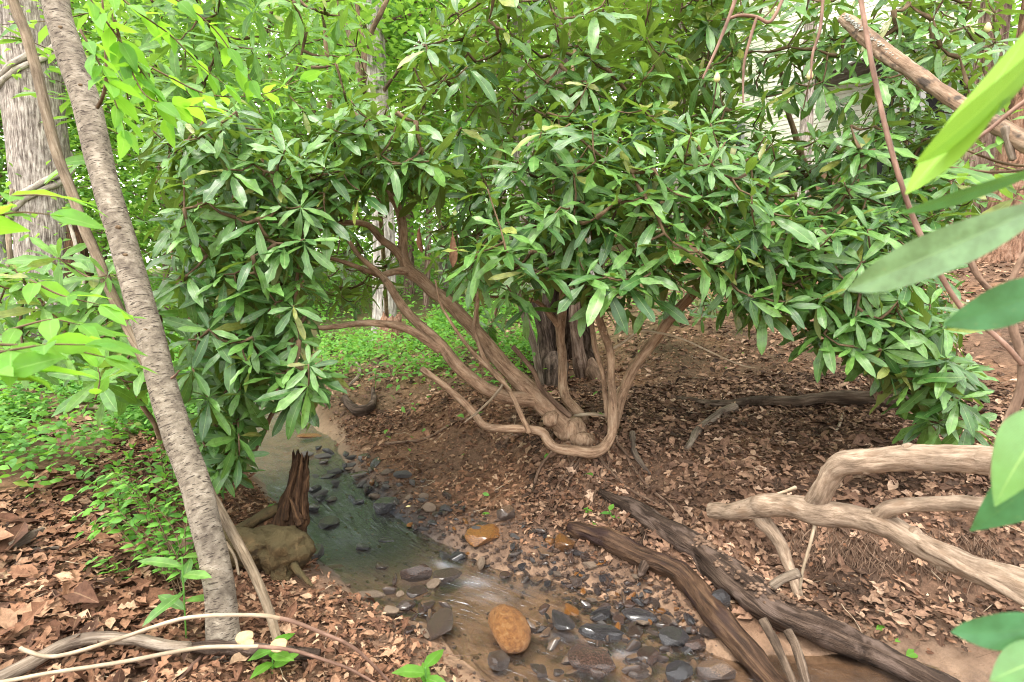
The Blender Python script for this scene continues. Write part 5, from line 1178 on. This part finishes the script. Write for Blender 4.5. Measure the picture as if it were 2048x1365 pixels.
# --- big near leaves at the right edge
nb2 = thing('near_branch', 'large out-of-focus glossy leaves hanging in close at the right edge', 'branch')
def near_leaf(p0, p1, wpx, roll, droop=.1, kind='rhodo', mat='near', label=None, fold=.15):
    a = at(*p0); b = at(*p1); L = np.linalg.norm(b - a); D = norm(b - a); d = .5 * (p0[2] + p1[2])
    T = leaf_template(kind, droop, fold, .05, 7, int(wpx)); V = T[0].copy(); V[:, 1] *= (wpx * d / FPX / 2 / L) / np.abs(V[:, 1]).max()
    me = mesh_np('leaf', V, [T[1]], {'luv': T[2]}); me.materials.append(M[mat])
    tc = norm(CAM - (a + b) / 2); S = norm(np.cross(tc, D)); N = math.cos(roll) * tc + math.sin(roll) * S
    o = leaf_objs([me], None, np.array([a]), np.array([D]), np.array([N]), np.array([L]), nb2)[0]
    sub = o.modifiers.new('smooth', 'SUBSURF'); sub.levels = 2; sub.render_levels = 2
    if label: o['label'] = label
    return a
bases = []
bases.append(near_leaf((2075, 40, .52), (1845, 400, .6), 100, 2.35, .12, label='bright yellow-green leaf seen from below'))
bases.append(near_leaf((2120, 60, .5), (1870, 345, .56), 110, 1.0, .15))
bases.append(near_leaf((2120, 395, .5), (1710, 588, .56), 98, .3, .12, mat='near_pale', label='long pale grey-green leaf with a yellowish tip'))
bases.append(near_leaf((2120, 320, .56), (1815, 445, .6), 50, .9, .1, mat='near_dark'))
bases.append(near_leaf((2140, 560, .5), (1918, 662, .52), 108, .45, .22, mat='near_dark', kind='lance'))
bases.append(near_leaf((2130, 800, .5), (1957, 990, .52), 132, -.5, .25, kind='ovate', mat='near'))
bases.append(near_leaf((2130, 900, .54), (1972, 1085, .56), 118, .5, .25, kind='ovate', mat='near_dark'))
bases.append(near_leaf((2130, 1250, .5), (1924, 1288, .52), 88, .6, .2, mat='near_dark', kind='lance'))
bases.append(near_leaf((2140, 1300, .48), (1972, 1350, .5), 100, -.6, .12, kind='ovate'))
mb = MB(); tube(mb, [at(2200, 1500, .5), at(2170, 1250, .52), at(2140, 900, .53), at(2150, 560, .53), at(2140, 300, .53), at(2130, 0, .53)], [.006, .006, .0055, .005, .0045, .004], sides=8); mb.build('twig_stem', M['twig'], nb2)
for b in bases:
    k = np.array([at(2140, y, .53) for y in np.linspace(0, 1400, 80)]); j = k[np.argmin(np.linalg.norm(k - b, axis=1))]
    mb = MB(); tube(mb, [j, (j + b) / 2 + [0, 0, .004], b], .002, sides=6, rough=0); mb.build('petiole', M['cover'], nb2)
# cluster just behind them
shr_n = thing('leaf_spray', 'yellow-green leaf cluster below the dead limb at the right', 'shrub')
tt = np.array([at(1865, 330, 1.5), at(1930, 300, 1.6), at(2010, 230, 1.55), at(1990, 330, 1.7), at(2040, 380, 1.6)])
mb = MB()
for q in tt: tube(mb, [at(2110, 330, 1.6), (at(2110, 330, 1.6) + q) / 2 + [0, 0, -.02], q], [.005, .004, .003], sides=6)
mb.build('twig_stem', M['twig'], shr_n)
P, D, N, L = whorl_leaves(tt, at(2000, 500, 1.8), .13, (6, 9)); leaf_objs([tmesh('leaf', t, 'rhodo_lit') for t in RH5], None, P, D, N, L, shr_n)

# --- bright sprays on the left, close to the camera
def spray(name, label, mat, kind, stems, n_per, Lr, droopy=.3, group=None, jitter=.25, as_parts=True, opposite=True, flat=.85, cat='sapling', r=.0025, stemmat='twig'):
    """leafy shoots: stems are pixel paths (px,py,depth); leaves in pairs along them, lying flat"""
    t = thing(name, label, cat, group); Pl, Dl, Nl, Ll = [], [], [], []
    for s in stems:
        p = np.array(s, float); C, rr = spline(at(p[:, 0], p[:, 1], p[:, 2]), np.ones(len(p)), .02); T = norm(np.gradient(C, axis=0))
        mb = MB(); tube(mb, C, np.linspace(r * 1.5, r * .5, len(C)), sides=5, rough=0, step=.05); mb.build('shoot', M[stemmat], t)
        idx = np.linspace(len(C) * .15, len(C) - 1, n_per).astype(int)
        for q, i in enumerate(idx):
            side = norm(np.cross(T[i], [0, 0, 1]) + 1e-6)
            for sg in ((-1, 1) if opposite else ((-1, 1)[q % 2],)):
                d = norm(T[i] * rng.uniform(.4, .9) + side * sg * rng.uniform(.6, 1) + np.array([0, 0, -droopy * rng.uniform(.2, 1.2)]) + rng.normal(size=3) * jitter * .5)
                if q == len(idx) - 1: d = norm(T[i] + side * sg * .35 + [0, 0, -droopy * .6])
                Pl.append(C[i]); Dl.append(d); Nl.append(np.array([0, 0, flat]) + rng.normal(size=3) * .3 + norm(CAM - C[i]) * .2); Ll.append(rng.uniform(*Lr))
    tm = [leaf_template(kind, d, f, .12, 3, s) for s, (d, f) in enumerate(((.1, .2), (.25, .1), (.18, .35)))]
    if as_parts: leaf_objs([tmesh('leaf', x, mat) for x in tm], None, np.array(Pl), np.array(Dl), np.array(Nl), np.array(Ll), t)
    else: tag(link('foliage', leaf_mass('foliage', tm, np.array(Pl), np.array(Dl), np.array(Nl), np.array(Ll)), M[mat], t), kind='stuff')
    return t
spray('leafy_sapling', 'bright green thin-leaved sapling hanging in the upper left corner', 'spring', 'ovate', [
    [(150, -40, 1.5), (210, 40, 1.55), (260, 110, 1.6), (300, 170, 1.65), (330, 235, 1.7)],
    [(180, -60, 1.6), (270, 20, 1.65), (340, 70, 1.7), (400, 130, 1.75), (450, 170, 1.8)],
    [(230, 40, 1.55), (250, 110, 1.6), (290, 190, 1.6), (345, 210, 1.62), (410, 215, 1.65)],
    [(200, -40, 1.7), (330, -10, 1.75), (420, 50, 1.8), (480, 130, 1.85), (530, 200, 1.9)],
    [(160, 60, 1.5), (200, 130, 1.5), (225, 190, 1.5), (250, 260, 1.5)],
    [(240, 100, 1.8), (330, 150, 1.85), (420, 190, 1.9), (520, 190, 1.95), (600, 160, 2.0)]], 9, (.06, .1), .15, jitter=.6)
spray('leafy_sapling', 'green shoots with long leaves in front of the vine-wrapped trunk', 'rhodo_lit', 'lance', [
    [(200, 20, 2.9), (120, 40, 2.8), (60, 45, 2.7), (0, 50, 2.6)], [(230, 230, 2.9), (150, 200, 2.8), (110, 190, 2.75)], [(215, 120, 2.9), (130, 110, 2.8), (50, 80, 2.7), (-20, 70, 2.6)], [(220, 190, 2.9), (150, 160, 2.85), (100, 120, 2.8)], [(240, 270, 2.9), (180, 240, 2.8), (140, 235, 2.75)], [(235, 330, 2.8), (190, 320, 2.75), (150, 330, 2.7)]], 4, (.12, .19), .15)
spray('leafy_sapling', 'blurred bright leaves reaching in from the left edge at mid height', 'spring', 'ovate', [
    [(-80, 400, 1.15), (0, 395, 1.15), (70, 390, 1.16), (120, 395, 1.18)], [(-80, 450, 1.1), (0, 430, 1.1), (50, 425, 1.12), (100, 430, 1.14)]], 3, (.07, .11), .1, jitter=.4)
spray('leafy_sapling', 'bright yellow-green leaves reaching in low from the left edge', 'spring', 'ovate', [
    [(-80, 720, 1.05), (0, 705, 1.05), (90, 690, 1.06), (170, 690, 1.08)], [(-80, 690, 1.15), (20, 690, 1.16), (140, 700, 1.18), (210, 715, 1.2)], [(-80, 760, 1.0), (0, 745, 1.0), (60, 740, 1.02)]], 4, (.07, .11), .12, jitter=.5)
spray('leafy_sapling', 'few broad bright leaves left of the thin leaning stem', 'spring', 'ovate', [
    [(20, 660, 1.5), (100, 640, 1.5), (160, 650, 1.5)], [(60, 560, 1.6), (120, 590, 1.6), (200, 610, 1.6)], [(120, 690, 1.7), (170, 670, 1.7), (230, 640, 1.7)], [(190, 800, 1.9), (200, 760, 1.9), (195, 735, 1.9)]], 3, (.07, .12), .3)
spray('leafy_shrub', 'small-leaved green shrub sprawling left of the leaning trunk foot', 'cover', 'ovate',
    [[(rng.uniform(330, 400), 1180 + rng.uniform(-30, 20), 2.2), (x + 60, y + 60, 2.25), (x, y, 2.3 + rng.uniform(-.1, .1)), (x - 45, y + 15, 2.3)] for x, y in zip(rng.uniform(190, 350, 26), rng.uniform(930, 1150, 26))], 9, (.032, .055), .2, as_parts=False, cat='shrub', r=.0014)
spray('leafy_shrub', 'small-leaved shoots rising beside the creek under the left rhododendron', 'cover', 'ovate',
    [[(x + 20, y + 120, 2.6), (x + 5, y + 50, 2.55), (x, y, 2.5)] for x, y in zip(rng.uniform(230, 380, 18), rng.uniform(880, 990, 18))], 8, (.03, .05), .2, as_parts=False, cat='shrub', r=.0014)
def seedling(label, px, py, n, L, mat='spring', h=.1, kind='ovate', d=None, cat='seedling'):
    g, dd = gp(px, py); t = thing('seedling', label, cat); top = g + [rng.uniform(-.02, .02), 0, h]
    mb = MB(); tube(mb, [g - [0, 0, .02], (g + top) / 2, top], .003, sides=6, rough=0); mb.build('stalk', M['cover'], t)
    a = np.arange(n) * 2.4 + 1.0; el = rng.uniform(-.2, .5, n); D = np.stack([np.cos(a) * np.cos(el), np.sin(a) * np.cos(el), np.sin(el)], 1)
    fr = np.linspace(1, .35, n)[:, None]; P = g + (top - g) * fr
    leaf_objs([tmesh('leaf', leaf_template(kind, .2, .2, .1, 5, 2), mat)], None, P, D, np.tile([0, -.35, 1.0], (n, 1)), L * rng.uniform(.75, 1.1, n), t)
seedling('bright broad-leaved seedling at the bottom edge in front of the fungi', 545, 1358, 6, .085, 'spring', .12)
seedling('tall seedling with long pointed leaves left of the leaning trunk foot', 372, 1275, 7, .15, 'rhodo_lit', .3, 'lance')
seedling('green leaf tips poking up at the bottom edge left of centre', 855, 1385, 4, .1, 'spring', .09)
seedling('tiny heart-leaved plant on the bank above the creek log', 1226, 1040, 3, .055, 'cover', .05)
seedling('small cluster of bright leaflets beside the heart-leaved plant', 1172, 1030, 6, .03, 'spring', .04)
seedling('little green sprig left of the heart-leaved plant on the bank', 1180, 1056, 5, .03, 'spring', .03)
seedling('small green plant on the slope at far right edge', 1990, 520, 7, .12, 'cover', .12, 'lance')
seedling('dark leafy seedling beside the curled root on the far bank', 752, 778, 9, .13, 'rhodo', .18, 'rhodo')
for (lab, px, py, L, mt) in (('yellow-green fallen leaf on the stones above the orange slab', 964, 1036, .045, 'spring'), ('small yellow leaf beside the dark slate block', 812, 1020, .03, 'bud'), ('bright green fallen leaf on the mud under the right bank', 1752, 1268, .05, 'spring'), ('yellow-green fallen leaf on the mud near the long log', 1790, 1292, .035, 'spring'), ('narrow yellow leaf lying on the mud near the right edge', 1812, 1322, .07, 'spring'), ('yellow leaf on the slope among brown ones', 1888, 858, .045, 'bud')):
    g, d = gp(px, py); me = tmesh('green_leaf', leaf_template('beech', .1, .3, .1, 5, 1), mt)
    leaf_objs([me], None, np.array([g + [0, 0, .018]]), np.array([[1, .4, .1]]), np.array([[.1, -.5, 1.0]]), np.array([L]), None, 'green_leaf', label=lab, cat='leaf')

# ------------------------------------------------------------------ leaf litter
OK = [leaf_template('oak_flat', d, f, w, 3, s, tw) for s, (d, f, w, tw) in enumerate(((.2, .25, .3, .3), (-.1, .4, .3, -.3), (.3, .1, .4, .2), (.1, .7, .2, .5)))] + [leaf_template('beech', d, f, .3, 3, s, tw) for s, (d, f, tw) in enumerate(((.2, .3, .3), (-.15, .6, -.3), (.3, .2, .4)))]
OK5 = [leaf_template('oak', d, f, w, 5, s, tw) for s, (d, f, w, tw) in enumerate(((.3, .5, .4, .4), (-.2, .8, .4, -.5), (.5, .2, .5, .2), (.1, 1.0, .4, .6)))] + [leaf_template('beech', d, f, .4, 5, s, tw) for s, (d, f, tw) in enumerate(((.3, .6, .3), (-.25, .9, -.4), (.5, .3, .5)))]
BARE = [[(1570, 1065), (1780, 1075), (2000, 1085), (2048, 1190), (1950, 1215), (1620, 1175)], [(1235, 900), (1330, 930), (1350, 985), (1260, 975)], [(1640, 1260), (1800, 1275), (1900, 1365), (1640, 1365)], [(690, 880), (900, 850), (1000, 900), (880, 980), (760, 940)], [(1340, 690), (1420, 660), (1420, 750), (1340, 770)], [(1950, 600), (2048, 600), (2048, 800), (1960, 780)], [(700, 1160), (640, 1200), (560, 1170), (640, 1140)]]
def litter(n, xr, yr, Lr, lift, dens=None):
    x = rng.uniform(*xr, n); y = rng.uniform(*yr, n); z = _gz_grid(np.c_[x, y]); P = np.c_[x, y, z]
    px, py, d = proj(P); ok = (d > .8) & (px > -500) & (px < 2550) & (py < 1700)
    q, zl, e = creek(P[:, :2]); ok &= (q > 1.25) | ((rng.random(n) < .03) & (q > .9)); ok &= ~(inpoly(px, py, pol) & (rng.random(n) > .06))
    for b in BARE: ok &= ~(inpoly(px, py, b) & (rng.random(n) > .25))
    if dens is not None: ok &= rng.random(n) < dens(x, y, px, py)
    P = P[ok]; m = len(P); nrm = gnormal(P[:, :2]); a = rng.uniform(0, 6.283, m); D = np.stack([np.cos(a), np.sin(a), np.zeros(m)], 1) + rng.normal(size=(m, 3)) * .18
    N = nrm + rng.normal(size=(m, 3)) * rng.choice([.1, .22, .5], (m, 1), p=[.4, .4, .2]); D = D - N * (D * N).sum(1, keepdims=True) / (N * N).sum(1, keepdims=True)
    P[:, 2] += rng.random(m) * lift + .004
    return P, D, N, rng.uniform(*Lr, m)
near_den = lambda x, y, px, py: np.clip(1.0 - (x > .2) * .0, 0, 1)
Pn, Dn, Nn, Ln = litter(32000, (-2.6, .6), (1.3, 4.6), (.025, .041), .03, lambda x, y, px, py: np.where(px < 820, .95, .5))
Ln = Ln * np.exp(rng.normal(size=len(Ln)) * .35) * np.where(proj(Pn)[0] < 330, 1.3, .85)
Pr, Dr, Nr, Lr_ = litter(24000, (.1, 3.6), (1.6, 4.2), (.026, .048), .025, lambda x, y, px, py: np.where(px > 1000, .9, .25))
Lr_ = Lr_ * np.exp(rng.normal(size=len(Lr_)) * .35)
Pf, Df, Nf, Lf = litter(17000, (-6, 7), (3.4, 9), (.05, .085), .02, lambda x, y, px, py: np.where(px > 1000, .8, .5))
px, py, d = proj(Pn); ins = (px > 0) & (px < 820) & (py < 1360) & (py > 900); sc = np.where(ins, Ln / d, 0) * (1 + 3 * (Pn[:, 2] - _gz_grid(Pn[:, :2]) > .024)); o = np.argsort(-sc); big = o[:240]
leaf_objs([tmesh('fallen_leaf', t, 'litter') for t in OK5], None, Pn[big] + [0, 0, .006], Dn[big], Nn[big], Ln[big] * 1.15, None, 'fallen_leaf', label='curled brown dead leaf on the near bank litter', cat='leaf', group='dead leaves on the near bank')
r_ = o[240:]
link('leaf_litter', leaf_mass('leaf_litter', OK, Pn[r_], Dn[r_], Nn[r_], Ln[r_]), M['litter'], kind='stuff', label='brown dead leaves carpeting the near bank')
link('leaf_litter', leaf_mass('leaf_litter', OK, np.vstack([Pr, Pf]), np.vstack([Dr, Df]), np.vstack([Nr, Nf]), np.concatenate([Lr_, Lf])), M['litter_dark'], kind='stuff', label='dark damp dead leaves carpeting the slope across the creek')
# crumbled leaf fragments everywhere near
nf_ = 26000; x = rng.uniform(-2.4, 3.4, nf_); y = rng.uniform(1.3, 5.6, nf_); Pc = np.c_[x, y, _gz_grid(np.c_[x, y]) + .004]; q, zl, e = creek(Pc[:, :2]); Pc = Pc[q > 1.12]; m = len(Pc)
a = rng.uniform(0, 6.283, m); Pc[:, 2] += rng.random(m) * .012
CH = [leaf_template('small', d_, .3, .4, 2, s_) for s_, d_ in enumerate((.2, -.3, .5))]
link('leaf_crumbs', leaf_mass('leaf_crumbs', CH, Pc, np.stack([np.cos(a), np.sin(a), rng.normal(size=m) * .25], 1), gnormal(Pc[:, :2]) + rng.normal(size=(m, 3)) * .5, rng.uniform(.01, .03, m)), M['litter'], kind='stuff', label='crumbled leaf and bark bits over the soil')
# fine twigs and roots
def debris(name, label, n, boxr, Lr, rr, mat, cond=None, hang=0):
    mb = MB(); k = 0
    while k < n:
        x = rng.uniform(*boxr[0]); y = rng.uniform(*boxr[1]); z = _gz_grid(np.array([[x, y]]))[0]; px, py, d = proj(np.array([[x, y, z]]))
        q, zl, e = creek(np.array([[x, y]]))
        if d[0] < .8 or q[0] < 1.15 or (cond is not None and not cond(px[0], py[0])): n -= .2; continue
        L = rng.uniform(*Lr); a = rng.uniform(0, 6.28); pts = []
        for t in np.linspace(0, 1, 4):
            u = np.array([x + math.cos(a) * L * t + rng.normal() * L * .06, y + math.sin(a) * L * t + rng.normal() * L * .06]); zz = _gz_grid(u[None])[0] + .012 + rng.random() * .02
            if hang: zz = max(zz, z + .05 - t * hang * rng.random()); u[1] -= .05 * t
            pts.append([u[0], u[1], zz])
        r0 = rng.uniform(*rr); tube(mb, pts, np.linspace(r0, r0 * .5, 4), sides=4, rough=0, step=L / 5); k += 1
    return link(name, mb.mesh(name), M[mat], kind='stuff', label=label)
debris('twig_litter', 'thin dead twigs scattered over the leaves', 260, ((-2.4, 3.4), (1.5, 5)), (.06, .3), (.001, .003), 'root')
debris('twig_litter', 'pale broken twigs scattered over the leaves', 120, ((-2.4, 3.4), (1.5, 5)), (.05, .25), (.001, .0028), 'cane')
# root mat hanging from the undercut bank on the right
mb = MB()
for k in range(620):
    px = rng.uniform(1560, 1990); y0 = 1050 + (px - 1600) * .1 + rng.uniform(-15, 70); P0, d = gp(px, y0)
    L = rng.uniform(.06, .24); q = [P0 + [0, -.025, .015]]; a = rng.normal() * .5
    for j in range(1, 5): q.append(q[-1] + np.array([a * L / 5 + rng.normal() * .012, -.012 + rng.normal() * .01, -L / 4.5]))
    r0 = rng.uniform(.001, .0034); tube(mb, q, np.linspace(r0, r0 * .5, 5), sides=4, rough=0, step=.03)
link('root_mat', mb.mesh('root_mat'), M['root'], kind='stuff', label='tangle of fine roots hanging from the undercut right bank')

# ------------------------------------------------------------------ green ground cover
SMALL = [leaf_template('small', d, f, 0, 2, s) for s, (d, f) in enumerate(((.1, .2), (.3, .1), (.2, .5)))]
def cover(n, xr, yr, dens, Lr=(.028, .055), hh=(.03, .2), clump=3.0):
    x = rng.uniform(*xr, n); y = rng.uniform(*yr, n); z = _gz_grid(np.c_[x, y]); P = np.c_[x, y, z]; px, py, d = proj(P)
    cl = fbm(np.c_[x, y, 0 * x] * clump, 2)
    q, zl, e = creek(P[:, :2]); ok = (d > .8) & (px > -600) & (px < 2600) & (q > 1.2) & (rng.random(n) < dens(px, py, d, x, y) * np.clip(.5 + 1.6 * cl, .03, 1))
    P = P[ok]; m = len(P); P[:, 2] += rng.uniform(*hh, m) * (.5 + rng.random(m))
    a = rng.uniform(0, 6.283, m); D = np.stack([np.cos(a), np.sin(a), rng.normal(size=m) * .3], 1); N = np.array([0, -.15, 1.0]) + rng.normal(size=(m, 3)) * .35
    return P, D, N, rng.uniform(*Lr, m)
def den1(px, py, d, x, y):
    r = np.where(px < 420, np.clip((1010 - py) / 110, .06, 1), 0)
    r = np.maximum(r, np.where((px > 640) & (px < 1090) & (py < 790), np.clip((800 - py) / 160, 0, .55), 0))
    r = np.maximum(r, np.where(py < 660, .8, 0) * (px < 1150)); r = np.maximum(r, .008)
    r = np.maximum(r, np.where((px > 1150) & (d > 6), .22, 0))
    return r
P1 = cover(120000, (-5.5, .5), (2.6, 8.0), den1, (.035, .07), (.03, .26)); P3 = cover(14000, (0, 5), (3, 8), den1); P2 = cover(60000, (-14, 9), (7, 19), den1, (.06, .11), (.03, .4), .8)
P = [np.concatenate(a) for a in zip(P1, P2, P3)]
link('ground_cover', leaf_mass('ground_cover', SMALL, *P), M['cover'], kind='stuff', label='bright green low plants carpeting the forest floor behind')
print('cover', len(P[0]))

# ------------------------------------------------------------------ wood behind
MP = [leaf_template('diamond', d, f, 0, 2, s) for s, (d, f) in enumerate(((.15, .15), (.3, .05), (.1, .4)))]
def crown(tree, base, z0, z1, rad, nl, nleaf, Ls=(.09, .15), mat='canopy', limb_r=.03, trunk_mat='brown_bark', low=None):
    """limbs with flat leaf sprays round a trunk"""
    mb = MB(); P, D, N, L = [], [], [], []
    per = nleaf // nl
    for k in range(nl):
        h = z0 + (z1 - z0) * (k + rng.random()) / nl; a = rng.uniform(0, 6.28); R = rad * rng.uniform(.55, 1.1)
        s = np.array([base[0], base[1], h]); e = s + np.array([math.cos(a) * R, math.sin(a) * R, R * rng.uniform(-.05, .35)]); m_ = (s + e) / 2 + [0, 0, R * .12]
        C, rr = spline([s, m_, e], [limb_r, limb_r * .6, limb_r * .2], .2); tube(mb, [s, m_, e], [limb_r, limb_r * .6, limb_r * .15], sides=5, rough=0, step=.25)
        t = rng.random(per) ** .7; idx = np.clip((t * (len(C) - 1)).astype(int), 0, len(C) - 1)
        off = rng.normal(size=(per, 3)) * np.array([.42, .42, .13]) * (.35 + t[:, None] * .8) * min(1.2, rad / 2)
        P.append(C[idx] + off); aa = rng.uniform(0, 6.283, per); D.append(np.stack([np.cos(aa), np.sin(aa), rng.normal(size=per) * .3 - .2], 1))
        N.append(np.array([0, -.1, 1.0]) + rng.normal(size=(per, 3)) * .35); L.append(rng.uniform(*Ls, per))
    mb.build('limbs', M[trunk_mat], tree)
    tag(link('crown', leaf_mass('crown', MP, np.concatenate(P), np.concatenate(D), np.concatenate(N), np.concatenate(L)), M[mat], tree), kind='stuff')
for key, z0, z1, rad, nl, nf in (('pale', 3.5, 8, 3.0, 16, 5000), ('b815', 2.0, 9, 3.2, 22, 8000), ('b885', 1.5, 9, 3.5, 24, 9000), ('b1045', 2.2, 9, 3.0, 18, 6000), ('b1180', 1.5, 9, 3.2, 18, 7000), ('b1590', 4.5, 9, 2.5, 10, 3000), ('b-60', 1.6, 8, 3.2, 22, 8000), ('b300', 1.2, 9, 3.4, 24, 9000), ('b430', 1.0, 9, 3.6, 24, 9000), ('b560', 1.0, 9, 3.6, 24, 9000), ('b700', 1.0, 9, 3.8, 24, 9000), ('b1330', 1.8, 9, 3.2, 18, 7000), ('b2020', 5.0, 9, 2.5, 8, 2500)):
    t, Pt, R = BG[key]; crown(t, Pt[0], Pt[0][2] + z0, Pt[0][2] + z1, rad, nl, nf)
# understory saplings between
for i, (px, d, lab) in enumerate(((-250, 10, 'leafy understory tree beyond the left edge shrubs'), (210, 12, 'leafy understory tree right of the vine-wrapped trunk'), (330, 10, 'nearest leafy understory tree behind the banded trunk'), (560, 11, 'leafy understory tree behind the dark left shrub'), (850, 10, 'leafy maple sapling in the bright gap behind the shrub'), (960, 14, 'far leafy sapling right of the bright gap'), (1250, 16, 'far leafy sapling behind the central leaves'), (2150, 9.5, 'leafy tree at the top of the right slope'))):
    x, y = at(px, 600, d)[:2]; z0 = gz(x, y); t = thing('understory_tree', lab, 'tree')
    mb = MB(); tube(mb, [[x, y, z0 - .2], [x + .1, y, z0 + 2], [x, y + .1, z0 + 4.5], [x + .1, y, z0 + 7]], [.06, .05, .035, .015], sides=8); mb.build('trunk', M['brown_bark'], t)
    crown(t, (x, y), z0 + .9, z0 + 6.5, 2.4, 22, 6500, (.08, .13), 'canopy', .018)
# far wood as one mass
n = 60000; u = rng.uniform(-.95, .95, n); rr = rng.uniform(20, 38, n); x = rr * np.sin(u); y = rr * np.cos(u); z = _gz_grid(np.c_[x, y]) + rng.random(n) ** 1.1 * 13
cl = fbm(np.c_[x, y, z] * .45, 2); k = cl > -.12; P = np.c_[x, y, z][k]; m = len(P); a = rng.uniform(0, 6.283, m)
link('far_woodland', leaf_mass('far_woodland', MP, P, np.stack([np.cos(a), np.sin(a), rng.normal(size=m) * .4], 1), np.array([0, -.4, 1.0]) + rng.normal(size=(m, 3)) * .5, rng.uniform(.25, .5, m)), M['canopy'], kind='stuff', label='hazy bright green mass of far trees behind everything')
